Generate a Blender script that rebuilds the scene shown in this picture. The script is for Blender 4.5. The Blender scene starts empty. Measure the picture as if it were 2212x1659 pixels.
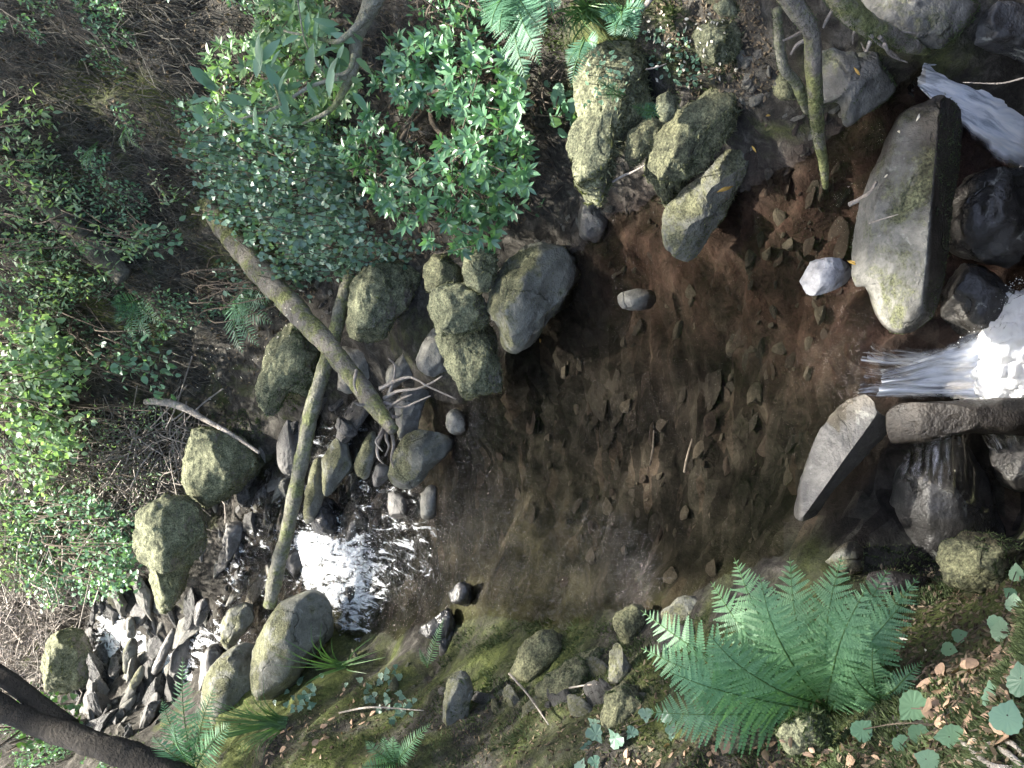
import bpy, bmesh, math, random
import numpy as np
from mathutils import Matrix, Vector

# ------------------------------------------------------------------ camera, world, sun, exposure
sc = bpy.context.scene
PITCH = math.radians(35.0)
CAM = np.array([0.0, 0.0, 3.0])
FPX = 2150.0                       # focal length in units of a 2212 px wide picture (35 mm lens)
cP, sP = math.cos(PITCH), math.sin(PITCH)
RGT = np.array([1.0, 0.0, 0.0])
UPV = np.array([0.0, sP, cP])
FWD = np.array([0.0, cP, -sP])

cam_data = bpy.data.cameras.new("camera")
cam_data.sensor_width = 36.0
cam_data.lens = 36.0 * FPX / 2212.0
cam_data.clip_end = 500.0
cam_data.clip_start = 0.05
cam = bpy.data.objects.new("camera", cam_data)
sc.collection.objects.link(cam)
# the photographer held the camera turned a quarter: picture-left is up in the world
m3 = Matrix((-UPV, RGT, -FWD)).transposed()
cam.matrix_world = Matrix.Translation(Vector(CAM)) @ m3.to_4x4()
sc.camera = cam

SUN_EL, SUN_AZ = math.radians(64), math.radians(12)      # azimuth from +Y towards +X
SUN = np.array([math.sin(SUN_AZ) * math.cos(SUN_EL), math.cos(SUN_AZ) * math.cos(SUN_EL), math.sin(SUN_EL)])
world = bpy.data.worlds.new("World"); sc.world = world; world.use_nodes = True
wn = world.node_tree; wn.nodes.clear()
wo = wn.nodes.new("ShaderNodeOutputWorld"); bgn = wn.nodes.new("ShaderNodeBackground")
sky = wn.nodes.new("ShaderNodeTexSky"); sky.sky_type = 'NISHITA'; sky.sun_disc = False
sky.sun_elevation = SUN_EL; sky.sun_rotation = SUN_AZ; sky.dust_density = 5.0; sky.air_density = 0.6; sky.ozone_density = 0.6
bgn.inputs[1].default_value = 0.15
wn.links.new(sky.outputs[0], bgn.inputs[0]); wn.links.new(bgn.outputs[0], wo.inputs[0])
sl = bpy.data.lights.new("sun", 'SUN'); sl.energy = 3.2; sl.angle = math.radians(1.2); sl.color = (1.0, 0.95, 0.86)
so = bpy.data.objects.new("sun", sl); sc.collection.objects.link(so)
so.rotation_euler = Vector(SUN).to_track_quat('Z', 'Y').to_euler()
sc.view_settings.view_transform = 'Standard'; sc.view_settings.look = 'None'
sc.view_settings.exposure = 2.92; sc.view_settings.gamma = 1.0

# ------------------------------------------------------------------ geometry helpers
rng = np.random.default_rng(7)
random.seed(7)

def nrm(v):
    v = np.asarray(v, float)
    return v / np.maximum(np.linalg.norm(v, axis=-1, keepdims=True), 1e-9)

def ray(x, y):
    a = (np.asarray(x, float) - 1106.0) / FPX
    b = (829.5 - np.asarray(y, float)) / FPX
    return FWD + b[..., None] * RGT - a[..., None] * UPV

def atd(x, y, d):
    return CAM + np.asarray(d, float)[..., None] * ray(x, y)

def atz(x, y, z):
    r = ray(x, y)
    t = (np.asarray(z, float) - CAM[2]) / r[..., 2]
    return CAM + t[..., None] * r

def proj(p):
    q = np.asarray(p) - CAM
    f = q @ FWD
    return 1106.0 - (q @ UPV) / f * FPX, 829.5 - (q @ RGT) / f * FPX, f

def inpoly(x, y, poly):
    x = np.asarray(x); y = np.asarray(y)
    r = np.zeros(x.shape, bool); n = len(poly); j = n - 1
    for i in range(n):
        xi, yi = poly[i]; xj, yj = poly[j]
        c = ((yi > y) != (yj > y)) & (x < (xj - xi) * (y - yi) / ((yj - yi) or 1e-9) + xi)
        r ^= c; j = i
    return r

def _h(ix, iy, iz, seed):
    n = (ix * 374761393 + iy * 668265263 + iz * 1274126177 + seed * 974634777) & 0xFFFFFFFF
    n = ((n ^ (n >> 13)) * 1274126177) & 0xFFFFFFFF
    n = (n ^ (n >> 16)) & 0xFFFF
    return n / 32767.5 - 1.0

def vnoise(p, seed=0):
    p = np.asarray(p, float); i = np.floor(p).astype(np.int64); f = p - i
    f = f * f * f * (f * (f * 6 - 15) + 10)
    out = 0
    for dx in (0, 1):
        wx = f[..., 0] if dx else 1 - f[..., 0]
        for dy in (0, 1):
            wy = f[..., 1] if dy else 1 - f[..., 1]
            for dz in (0, 1):
                wz = f[..., 2] if dz else 1 - f[..., 2]
                out = out + wx * wy * wz * _h(i[..., 0] + dx, i[..., 1] + dy, i[..., 2] + dz, seed)
    return out

def fbm(p, o=4, seed=0, gain=0.5):
    p = np.asarray(p, float); s = 0; a = 1.0; t = 0
    for k in range(o):
        s = s + a * vnoise(p * (2.03 ** k) + 17.3 * k, seed + k); t += a; a *= gain
    return s / t

def ridged(p, o=3, seed=0):
    p = np.asarray(p, float); s = 0; a = 1.0; t = 0
    for k in range(o):
        s = s + a * (1 - 2 * np.abs(vnoise(p * (2.1 ** k) + 9.1 * k, seed + k))); t += a; a *= 0.5
    return s / t

def catmull(P, n):
    P = np.asarray(P, float)
    if len(P) == 2:
        t = np.linspace(0, 1, n)[:, None]; return P[0] * (1 - t) + P[1] * t
    Q = np.vstack([2 * P[0] - P[1], P, 2 * P[-1] - P[-2]])
    T = np.linspace(0, len(P) - 1 - 1e-6, n); i = T.astype(int); t = (T - i)[:, None]
    a, b, c, d = Q[i], Q[i + 1], Q[i + 2], Q[i + 3]
    return 0.5 * (2 * b + (c - a) * t + (2 * a - 5 * b + 4 * c - d) * t ** 2 + (3 * b - a - 3 * c + d) * t ** 3)

class Geo:
    def __init__(self): self.v = []; self.f = []; self.n = 0; self.uv = []
    def add(self, V, F, uv=None):
        V = np.asarray(V, float).reshape(-1, 3)
        self.v.append(V); self.f.append(np.asarray(F, np.int64) + self.n)
        self.uv.append(np.zeros((len(V), 2)) if uv is None else uv)
        self.n += len(V); return self

def mk(name, g, mat, parent=None, loc=None, smooth=True, attrs=None, uv=False):
    me = bpy.data.meshes.new(name)
    V = np.concatenate(g.v) if g.v else np.zeros((0, 3))
    loc = np.zeros(3) if loc is None else np.asarray(loc, float)
    me.vertices.add(len(V)); me.vertices.foreach_set('co', (V - loc).astype(np.float32).ravel())
    nl = sum(f.size for f in g.f); npoly = sum(len(f) for f in g.f)
    me.loops.add(nl); me.polygons.add(npoly)
    li = np.concatenate([f.ravel() for f in g.f])
    me.loops.foreach_set('vertex_index', li.astype(np.int32))
    sizes = np.concatenate([np.full(len(f), f.shape[1]) for f in g.f])
    st = np.concatenate([[0], np.cumsum(sizes)[:-1]])
    me.polygons.foreach_set('loop_start', st.astype(np.int32))
    me.polygons.foreach_set('use_smooth', np.full(npoly, smooth, bool))
    me.update(calc_edges=True)
    if uv:
        U = np.concatenate(g.uv); l = me.uv_layers.new(name='uv')
        l.data.foreach_set('uv', U[li].astype(np.float32).ravel())
    for k, a in (attrs or {}).items():
        at = me.attributes.new(k, 'FLOAT', 'POINT'); at.data.foreach_set('value', np.asarray(a, np.float32))
    me.validate()
    if mat: me.materials.append(mat)
    o = bpy.data.objects.new(name, me); sc.collection.objects.link(o)
    if parent is not None:
        o.parent = parent
        o.location = Vector(loc) - parent.location
    else:
        o.location = loc
    return o

def tag(o, label=None, cat=None, group=None, kind=None):
    if label: o['label'] = label
    if cat: o['category'] = cat
    if group: o['group'] = group
    if kind: o['kind'] = kind
    return o

def empty(name, loc, label, cat, group=None):
    o = bpy.data.objects.new(name, None); sc.collection.objects.link(o)
    o.location = loc; o.empty_display_size = 0.1
    return tag(o, label, cat, group)

def tube(g, P, R, n=8, rough=0.0, seed=0, steps=None):
    P = np.asarray(P, float); steps = steps or max(4, (len(P) - 1) * 6)
    C = catmull(P, steps); R = np.interp(np.linspace(0, 1, steps), np.linspace(0, 1, len(R)), R)
    T = nrm(np.gradient(C, axis=0))
    ref = np.array([0.31, 0.2, 0.93]); 
    A = nrm(np.cross(T, ref)); B = np.cross(T, A)
    th = np.linspace(0, 2 * np.pi, n, endpoint=False)
    V = C[:, None] + R[:, None, None] * (np.cos(th)[None, :, None] * A[:, None] + np.sin(th)[None, :, None] * B[:, None])
    if rough:
        d = fbm(V * (0.35 / max(R.max(), 1e-3)), 3, seed) + .5 * fbm(V * (1.3 / max(R.max(), 1e-3)), 2, seed + 5)
        V = V + (V - C[:, None]) * (rough * d)[..., None]
    i = np.arange(steps - 1)[:, None] * n; j = np.arange(n)[None]; k = (j + 1) % n
    F = np.stack([i + j, i + k, i + n + k, i + n + j], -1).reshape(-1, 4)
    V = V.reshape(-1, 3); L = len(V)
    g.add(V, F)
    g.add([C[0] - T[0] * R[0] * .3], np.zeros((0, 3), int)); b = g.n - 1 - L
    jj = np.arange(n); kk = (jj + 1) % n
    g.f.append(np.stack([np.full(n, g.n - 1), b + kk, b + jj], -1))
    g.add([C[-1] + T[-1] * R[-1] * .3], np.zeros((0, 3), int)); b2 = g.n - 2 - L + (steps - 1) * n
    g.f.append(np.stack([np.full(n, g.n - 1), b2 + jj, b2 + kk], -1))

def place(g, tv, tf, pos, Y, Z, scale):
    """copies of a template: +Y of it along Y, its face normal along Z"""
    pos = np.atleast_2d(pos); Y = nrm(np.atleast_2d(Y)); Z = np.atleast_2d(Z)
    Z = nrm(Z - (Z * Y).sum(-1, keepdims=True) * Y); X = np.cross(Y, Z)
    scale = np.asarray(scale, float)
    if scale.ndim == 0: scale = np.full(len(pos), float(scale))
    if scale.ndim == 1: scale = np.stack([scale] * 3, -1)
    V = pos[:, None] + tv[None, :, 0:1] * X[:, None] * scale[:, None, 0:1] + tv[None, :, 1:2] * Y[:, None] * scale[:, None, 1:2] + tv[None, :, 2:3] * Z[:, None] * scale[:, None, 2:3]
    F = (tf[None] + (np.arange(len(pos)) * len(tv))[:, None, None]).reshape(-1, tf.shape[1])
    g.add(V.reshape(-1, 3), F)

# templates -----------------------------------------------------------------
def t_leaf(w, fold=0.12, droop=0.12, n=5):
    ys = np.linspace(0, 1, n); V = []; F = []
    for y in ys:
        ww = w * math.sin(math.pi * min(max(y, 0.0), 1.0) ** 0.85) ** 0.8 * .5 if 0 < y < 1 else 0.004
        z = -droop * y * y
        V += [(-ww, y, z + fold * ww * 2), (0, y, z), (ww, y, z + fold * ww * 2)]
    for i in range(n - 1):
        a = i * 3
        F += [(a, a + 1, a + 4), (a, a + 4, a + 3), (a + 1, a + 2, a + 5), (a + 1, a + 5, a + 4)]
    return np.array(V, float), np.array(F)
def t_fan(pts, dz=0.06):
    """lobed leaf from an outline, as a fan round a centre, slightly cupped"""
    P = np.array(pts, float); c = np.array([0, .42])
    V = [(0, .42, -dz)] + [(x, y, dz * math.hypot(x, y - .42) * ((-1) ** i) * .8) for i, (x, y) in enumerate(P)]
    F = [(0, i + 1, (i + 1) % len(P) + 1) for i in range(len(P))]
    return np.array(V), np.array(F)
IVY = [(0, 0), (-.12, -.1), (-.38, .0), (-.5, .22), (-.36, .36), (-.34, .55), (-.2, .6), (-.1, .8), (0, 1.0), (.1, .8), (.2, .6), (.34, .55), (.36, .36), (.5, .22), (.38, .0), (.12, -.1)]
MAPLE = [(0, .02), (-.14, -.03), (-.26, .0), (-.32, .07), (-.42, .13), (-.43, .25), (-.5, .34), (-.44, .45), (-.44, .56), (-.32, .64), (-.28, .75), (-.16, .82), (-.09, .92), (0, 1.0), (.08, .9), (.18, .82), (.27, .74), (.34, .63), (.43, .57), (.43, .44), (.49, .35), (.42, .25), (.42, .12), (.31, .06), (.25, -.01), (.13, -.04)]
T_IVY = t_fan(IVY, .04); T_MAP = t_fan(MAPLE, .012)
T_LEAF = t_leaf(.36); T_NARROW = t_leaf(.24); T_ROUND = t_leaf(.62, .08); T_LOW = t_leaf(.5, .14, .15, 4)
T_DEAD = t_leaf(.5, -.5, .35, 5)
T_BLADE = (np.array([(-.5, 0, 0), (.5, 0, 0), (0, 1, .18)], float), np.array([(0, 1, 2)]))
T_DIA = (np.array([(0, 0, 0), (-.25, .5, .04), (.25, .5, .04), (0, 1, 0)], float), np.array([(0, 2, 1), (1, 2, 3)]))

# ------------------------------------------------------------------ materials
class NT:
    def __init__(self, name):
        self.m = bpy.data.materials.new(name); self.m.use_nodes = True
        self.t = self.m.node_tree; self.t.nodes.clear()
        self.out = self.n('ShaderNodeOutputMaterial')
    def n(self, typ, **kw):
        nd = self.t.nodes.new(typ)
        for k, v in kw.items(): setattr(nd, k, v)
        return nd
    def l(self, a, b): self.t.links.new(a, b)
    def noise(self, vec, scale, detail=4, rough=.6, dist=0):
        n = self.n('ShaderNodeTexNoise'); n.inputs['Scale'].default_value = scale; n.inputs['Detail'].default_value = detail
        n.inputs['Roughness'].default_value = rough; n.inputs['Distortion'].default_value = dist
        if vec: self.l(vec, n.inputs['Vector'])
        return n.outputs['Fac']
    def ramp(self, fac, stops):
        r = self.n('ShaderNodeValToRGB'); e = r.color_ramp.elements
        while len(e) < len(stops): e.new(0.5)
        for el, (p, c) in zip(e, stops):
            el.position = p; el.color = (*c, 1) if hasattr(c, '__len__') else (c, c, c, 1)
        self.l(fac, r.inputs[0]); return r.outputs[0]
    def math(self, op, a, b=0.0, clamp=False):
        m = self.n('ShaderNodeMath', operation=op); m.use_clamp = clamp
        for i, s in enumerate((a, b)):
            if isinstance(s, (int, float)): m.inputs[i].default_value = s
            else: self.l(s, m.inputs[i])
        return m.outputs[0]
    def mix(self, f, a, b, blend='MIX'):
        m = self.n('ShaderNodeMix', data_type='RGBA', blend_type=blend)
        for s, i in ((f, 0), (a, 6), (b, 7)):
            if isinstance(s, (int, float)): m.inputs[i].default_value = s
            elif isinstance(s, tuple): m.inputs[i].default_value = (*s, 1)
            else: self.l(s, m.inputs[i])
        return m.outputs[2]
    def bump(self, h, s=.5, d=.02, prev=None):
        b = self.n('ShaderNodeBump'); b.inputs['Strength'].default_value = s; b.inputs['Distance'].default_value = d
        self.l(h, b.inputs['Height'])
        if prev: self.l(prev, b.inputs['Normal'])
        return b.outputs[0]
    def vec(self, scale=None, random_off=True):
        tc = self.n('ShaderNodeTexCoord'); v = tc.outputs['Object']
        if random_off:
            oi = self.n('ShaderNodeObjectInfo'); mu = self.math('MULTIPLY', oi.outputs['Random'], 37.0)
            a = self.n('ShaderNodeVectorMath', operation='ADD'); self.l(v, a.inputs[0]); self.l(mu, a.inputs[1]); v = a.outputs[0]
        if scale:
            mp = self.n('ShaderNodeMapping'); mp.inputs['Scale'].default_value = scale; self.l(v, mp.inputs[0]); v = mp.outputs[0]
        return v
    def attr(self, name):
        a = self.n('ShaderNodeAttribute'); a.attribute_name = name; return a.outputs['Fac']
    def bsdf(self, col, rough, normal=None, spec=.5):
        p = self.n('ShaderNodeBsdfPrincipled')
        for s, k in ((col, 'Base Color'), (rough, 'Roughness')):
            if isinstance(s, tuple): p.inputs[k].default_value = (*s, 1)
            elif isinstance(s, (int, float)): p.inputs[k].default_value = s
            else: self.l(s, p.inputs[k])
        p.inputs['Specular IOR Level'].default_value = spec
        if normal: self.l(normal, p.inputs['Normal'])
        return p.outputs[0]
    def done(self, sh): self.l(sh, self.out.inputs[0]); return self.m

def m_rock(name, c1, c2, moss=None, mc1=(.045, .047, .024), mc2=(.15, .148, .078), rough=.7, wet=0.35, bump=1.0, wl=None):
    t = NT(name); v = t.vec()
    n1 = t.noise(v, 4, 6, .65, .4); n2 = t.noise(v, 26, 5, .7); n3 = t.noise(v, 110, 3, .7)
    col = t.ramp(n1, [(.32, c1), (.68, c2)])
    col = t.mix(.75, col, t.ramp(n2, [(.3, .45), (.55, 1.0), (.75, 1.45)]), 'MULTIPLY')
    vc = t.n('ShaderNodeTexVoronoi'); vc.feature = 'DISTANCE_TO_EDGE'; vc.inputs['Scale'].default_value = 3.2
    va = t.n('ShaderNodeMix', data_type='VECTOR'); va.inputs[0].default_value = .22; t.l(v, va.inputs[4])
    vn = t.n('ShaderNodeTexNoise'); vn.inputs['Scale'].default_value = 5; vn.inputs['Detail'].default_value = 4; t.l(v, vn.inputs['Vector']); t.l(vn.outputs['Color'], va.inputs[5]); t.l(va.outputs[1], vc.inputs['Vector'])
    crack = t.math('MULTIPLY', t.math('MULTIPLY', vc.outputs['Distance'], 45.0, True), 1.0)
    crk = t.math('MAXIMUM', crack, t.math('MULTIPLY', t.math('SUBTRACT', n1, .42), 8.0, True))
    col = t.mix(crk, t.mix(1.0, col, (.5, .49, .47), 'MULTIPLY'), col)
    lich = t.ramp(t.noise(v, 13, 4, .6, 1.0), [(.62, 0.0), (.7, 1.0)])
    col = t.mix(t.math('MULTIPLY', lich, .35), col, (.42, .43, .38))
    geo = t.n('ShaderNodeNewGeometry'); sx = t.n('ShaderNodeSeparateXYZ'); t.l(geo.outputs['Normal'], sx.inputs[0])
    mm = t.math('ADD', t.math('MULTIPLY', sx.outputs[2], .22), t.noise(v, 6, 6, .7, .3))
    mm = t.math('ADD', mm, (moss or 0) - .62)
    mask = t.math('MULTIPLY', mm, 9.0, True)
    mcol = t.ramp(t.noise(v, 18, 6, .75), [(.36, mc1), (.64, mc2)])
    mcol = t.mix(.9, mcol, t.ramp(n3, [(.35, .3), (.65, 1.7)]), 'MULTIPLY')
    if moss is not None: col = t.mix(mask, col, mcol)
    if wl is not None:      # damp band just above the water line
        ps = t.n('ShaderNodeSeparateXYZ'); t.l(geo.outputs['Position'], ps.inputs[0])
        w = t.math('ADD', ps.outputs[2], t.math('MULTIPLY', t.noise(v, 9, 3), .08))
        w = t.math('MULTIPLY', t.math('SUBTRACT', wl + .09, w), 30.0, True)
        col = t.mix(w, col, t.mix(1.0, col, (.32, .28, .25), 'MULTIPLY'))
    rg = t.ramp(n1, [(.35, rough - wet), (.6, rough)])
    if moss is not None: rg = t.mix(mask, rg, (.95, .95, .95))
    h = t.math('ADD', t.math('ADD', t.math('MULTIPLY', n2, .6), t.math('MULTIPLY', n3, .35)), t.math('MULTIPLY', crk, .5))
    nb = t.bump(n1, .5 * bump, .05); nb = t.bump(h, .8 * bump, .018, nb)
    return t.done(t.bsdf(col, rg, nb, .45))

def m_leaf(name, c1, c2, rough=.4, trans=.35, spec=.5):
    t = NT(name); geo = t.n('ShaderNodeNewGeometry'); r = geo.outputs['Random Per Island']
    v = t.vec(random_off=False)
    col = t.ramp(r, [(0, c1), (1, c2)])
    col = t.mix(.5, col, t.ramp(t.noise(v, 3, 2), [(.35, .6), (.65, 1.3)]), 'MULTIPLY')
    p = t.bsdf(col, rough, None, spec)
    tr = t.n('ShaderNodeBsdfTranslucent'); t.l(t.mix(1.0, col, (1.2, 1.35, .55), 'MULTIPLY'), tr.inputs[0])
    mx = t.n('ShaderNodeMixShader'); mx.inputs[0].default_value = trans; t.l(p, mx.inputs[1]); t.l(tr.outputs[0], mx.inputs[2])
    return t.done(mx.outputs[0])

def m_bark(name, c1, c2, moss=.0, mc1=(.06, .08, .02), mc2=(.2, .22, .06)):
    t = NT(name); v = t.vec()
    n1 = t.noise(v, 9, 6, .7, .5); n2 = t.noise(v, 60, 4, .7)
    col = t.mix(.7, t.ramp(n1, [(.3, c1), (.7, c2)]), t.ramp(n2, [(.3, .5), (.7, 1.4)]), 'MULTIPLY')
    if moss:
        k = t.math('MULTIPLY', t.math('ADD', t.noise(v, 7, 6, .7), moss - .62), 9.0, True)
        col = t.mix(k, col, t.mix(.7, t.ramp(t.noise(v, 30, 5, .75), [(.3, mc1), (.7, mc2)]), t.ramp(n2, [(.3, .5), (.7, 1.5)]), 'MULTIPLY'))
    nb = t.bump(t.math('ADD', n1, n2), 1.0, .02)
    return t.done(t.bsdf(col, .85, nb, .3))

def m_terrain():
    t = NT('earth'); v = t.vec(random_off=False)
    n1 = t.noise(v, 1.6, 6, .65, .5); n2 = t.noise(v, 12, 6, .72, .4); n3 = t.noise(v, 48, 7, .85, .5)
    geo = t.n('ShaderNodeNewGeometry')
    soil = t.ramp(n2, [(.28, (.014, .0125, .011)), (.5, (.046, .042, .035)), (.72, (.15, .14, .12))])
    soil = t.mix(.8, soil, t.ramp(n3, [(.3, .35), (.7, 1.55)]), 'MULTIPLY')
    mossc = t.ramp(t.noise(v, 22, 6, .75), [(.3, (.03, .042, .012)), (.7, (.13, .15, .045))])
    mossc = t.mix(.8, mossc, t.ramp(n3, [(.3, .4), (.7, 1.5)]), 'MULTIPLY')
    mk_ = t.math('MULTIPLY', t.math('ADD', t.math('ADD', n1, t.attr('moss')), -.62), 7.0, True)
    col = t.mix(mk_, soil, mossc)
    # stream bed: brown slate under water, redder in the shallows
    mp = t.n('ShaderNodeMapping'); mp.inputs['Scale'].default_value = (5.0, 17.0, 6.0); mp.inputs['Rotation'].default_value = (0, 0, .32); t.l(v, mp.inputs[0])
    vo = t.n('ShaderNodeTexVoronoi'); vo.inputs['Scale'].default_value = 1.2; t.l(mp.outputs[0], vo.inputs['Vector'])
    vcol = t.n('ShaderNodeSeparateXYZ'); t.l(vo.outputs['Color'], vcol.inputs[0])
    bed = t.ramp(vcol.outputs[0], [(.0, (.010, .0085, .007)), (.55, (.027, .0245, .021)), (.85, (.040, .038, .031)), (1.0, (.06, .047, .037))])
    bed = t.mix(.85, bed, t.ramp(n2, [(.34, .2), (.66, 1.9)]), 'MULTIPLY')
    bed = t.mix(.35, bed, t.ramp(n3, [(.3, .5), (.7, 1.5)]), 'MULTIPLY')
    red = t.math('MULTIPLY', t.attr('red'), t.ramp(n2, [(.35, .4), (.6, 1.0)]))
    bed = t.mix(red, bed, t.mix(.8, (.08, .043, .034), t.ramp(n3, [(.3, .35), (.7, 1.6)]), 'MULTIPLY'))
    alg = t.math('MULTIPLY', t.attr('algae'), t.ramp(t.noise(v, 9, 6, .75, 1.0), [(.3, .15), (.65, 1.0)]))
    bed = t.mix(alg, bed, t.ramp(n3, [(.3, (.035, .034, .02)), (.7, (.11, .108, .065))]))
    col = t.mix(t.attr('bed'), col, bed)
    nb = t.bump(n2, .9, .05); nb = t.bump(n3, .6, .012, nb)
    return t.done(t.bsdf(col, .9, nb, .25))

def m_water():
    t = NT('water'); v = t.vec(random_off=False)
    mp = t.n('ShaderNodeMapping'); mp.inputs['Scale'].default_value = (1.0, .55, 1.0); mp.inputs['Rotation'].default_value = (0, 0, .5); t.l(v, mp.inputs[0])
    a = t.noise(mp.outputs[0], 3.0, 2, .5); b = t.noise(mp.outputs[0], 22, 3, .6, .6); c = t.noise(mp.outputs[0], 60, 2, .6)
    rf = t.attr('ripple')
    h = t.math('ADD', t.math('MULTIPLY', a, .10), t.math('MULTIPLY', t.math('ADD', t.math('MULTIPLY', b, .5), t.math('MULTIPLY', c, .22)), rf))
    nb = t.bump(h, 1.0, .1)
    fr = t.n('ShaderNodeFresnel'); fr.inputs[0].default_value = 1.33; t.l(nb, fr.inputs['Normal'])
    gl = t.n('ShaderNodeBsdfGlossy'); gl.inputs['Roughness'].default_value = .04; t.l(nb, gl.inputs['Normal'])
    tr = t.n('ShaderNodeBsdfTransparent'); tr.inputs[0].default_value = (.85, .82, .77, 1)
    m1 = t.n('ShaderNodeMixShader'); t.l(fr.outputs[0], m1.inputs[0]); t.l(tr.outputs[0], m1.inputs[1]); t.l(gl.outputs[0], m1.inputs[2])
    fo = t.bsdf((.85, .88, .9), .5, nb)
    mf = t.n('ShaderNodeMapping'); mf.inputs['Scale'].default_value = (1.0, .28, 1.0); mf.inputs['Rotation'].default_value = (0, 0, -.5); t.l(v, mf.inputs[0])
    fm = t.math('ADD', t.attr('foam'), t.math('MULTIPLY', t.math('SUBTRACT', t.noise(mf.outputs[0], 16, 6, .72, 1.2), .5), 3.6))
    fm = t.math('MULTIPLY', t.math('SUBTRACT', fm, .5), 1.6, True)
    fm = t.math('MULTIPLY', fm, t.math('MULTIPLY', t.attr('foam'), 4.0, True))
    m2 = t.n('ShaderNodeMixShader'); t.l(fm, m2.inputs[0]); t.l(m1.outputs[0], m2.inputs[1]); t.l(fo, m2.inputs[2])
    return t.done(m2.outputs[0])

def m_fall(name, dens=.5, su=26, sv=1.6, tint=(.88, .91, .95), lo=(.55, .61, .69)):
    """falling water: streaks along the fall (v), clear between"""
    t = NT(name); uv = t.n('ShaderNodeUVMap'); uv.uv_map = 'uv'
    mp = t.n('ShaderNodeMapping'); mp.inputs['Scale'].default_value = (su, sv, 1); t.l(uv.outputs[0], mp.inputs[0])
    s = t.noise(mp.outputs[0], 1.0, 5, .65, .35)
    mp2 = t.n('ShaderNodeMapping'); mp2.inputs['Scale'].default_value = (su * .2, sv * .8, 1); t.l(uv.outputs[0], mp2.inputs[0])
    s2 = t.noise(mp2.outputs[0], 1.0, 3, .6, .4)
    sp = t.n('ShaderNodeSeparateXYZ'); t.l(uv.outputs[0], sp.inputs[0])
    k = t.math('ADD', t.math('ADD', t.math('MULTIPLY', s, .7), t.math('MULTIPLY', s2, .5)), t.math('MULTIPLY', sp.outputs[1], .22))
    k = t.math('MULTIPLY', t.math('ADD', k, dens - 1.1), 4.0, True)
    k = t.math('MULTIPLY', k, t.math('MULTIPLY', t.math('SUBTRACT', 1.0, sp.outputs[1]), 6.0, True))
    nb = t.bump(s, .5, .008)
    fr = t.n('ShaderNodeFresnel'); fr.inputs[0].default_value = 1.33; t.l(nb, fr.inputs['Normal'])
    gl = t.n('ShaderNodeBsdfGlossy'); gl.inputs['Roughness'].default_value = .08; t.l(nb, gl.inputs['Normal'])
    tr = t.n('ShaderNodeBsdfTransparent'); tr.inputs[0].default_value = (.82, .8, .78, 1)
    m1 = t.n('ShaderNodeMixShader'); t.l(fr.outputs[0], m1.inputs[0]); t.l(tr.outputs[0], m1.inputs[1]); t.l(gl.outputs[0], m1.inputs[2])
    sd = t.math('ADD', t.math('MULTIPLY', t.attr('side'), 5.0), t.math('MULTIPLY', t.math('SUBTRACT', s2, .62), 5.0))
    sd = t.math('ADD', sd, 0.0, True); k = t.math('MULTIPLY', k, sd)
    wh = t.bsdf(t.mix(1.0, t.ramp(s, [(.3, lo), (.6, (1, 1, 1))]), tint, 'MULTIPLY'), .25, nb)
    m2 = t.n('ShaderNodeMixShader'); t.l(k, m2.inputs[0]); t.l(m1.outputs[0], m2.inputs[1]); t.l(wh, m2.inputs[2])
    tr2 = t.n('ShaderNodeBsdfTransparent'); m3 = t.n('ShaderNodeMixShader'); t.l(sd, m3.inputs[0]); t.l(tr2.outputs[0], m3.inputs[1]); t.l(m2.outputs[0], m3.inputs[2])
    return t.done(m3.outputs[0])

def m_foam():
    t = NT('foam'); v = t.vec()
    h = t.noise(v, 22, 6, .7, .8)
    col = t.ramp(t.noise(v, 9, 4, .6, .5), [(.3, (.9, .93, .96)), (.55, (.97, .97, .97))])
    nb = t.bump(h, .7, .03); lw = t.n('ShaderNodeLayerWeight'); lw.inputs[0].default_value = .5
    tl = t.n('ShaderNodeBsdfTranslucent'); t.l(col, tl.inputs[0]); ms = t.n('ShaderNodeMixShader'); ms.inputs[0].default_value = .4; t.l(t.bsdf(col, .45, nb), ms.inputs[1]); t.l(tl.outputs[0], ms.inputs[2]); sh = ms.outputs[0]; tr = t.n('ShaderNodeBsdfTransparent')
    k = t.math('ADD', t.math('MULTIPLY', lw.outputs['Facing'], 1.3), t.math('MULTIPLY', t.noise(v, 35, 4, .7), .9))
    k = t.math('MULTIPLY', t.math('SUBTRACT', k, 1.25), 2.2, True)
    mx = t.n('ShaderNodeMixShader'); t.l(k, mx.inputs[0]); t.l(sh, mx.inputs[1]); t.l(tr.outputs[0], mx.inputs[2])
    return t.done(mx.outputs[0])

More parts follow.
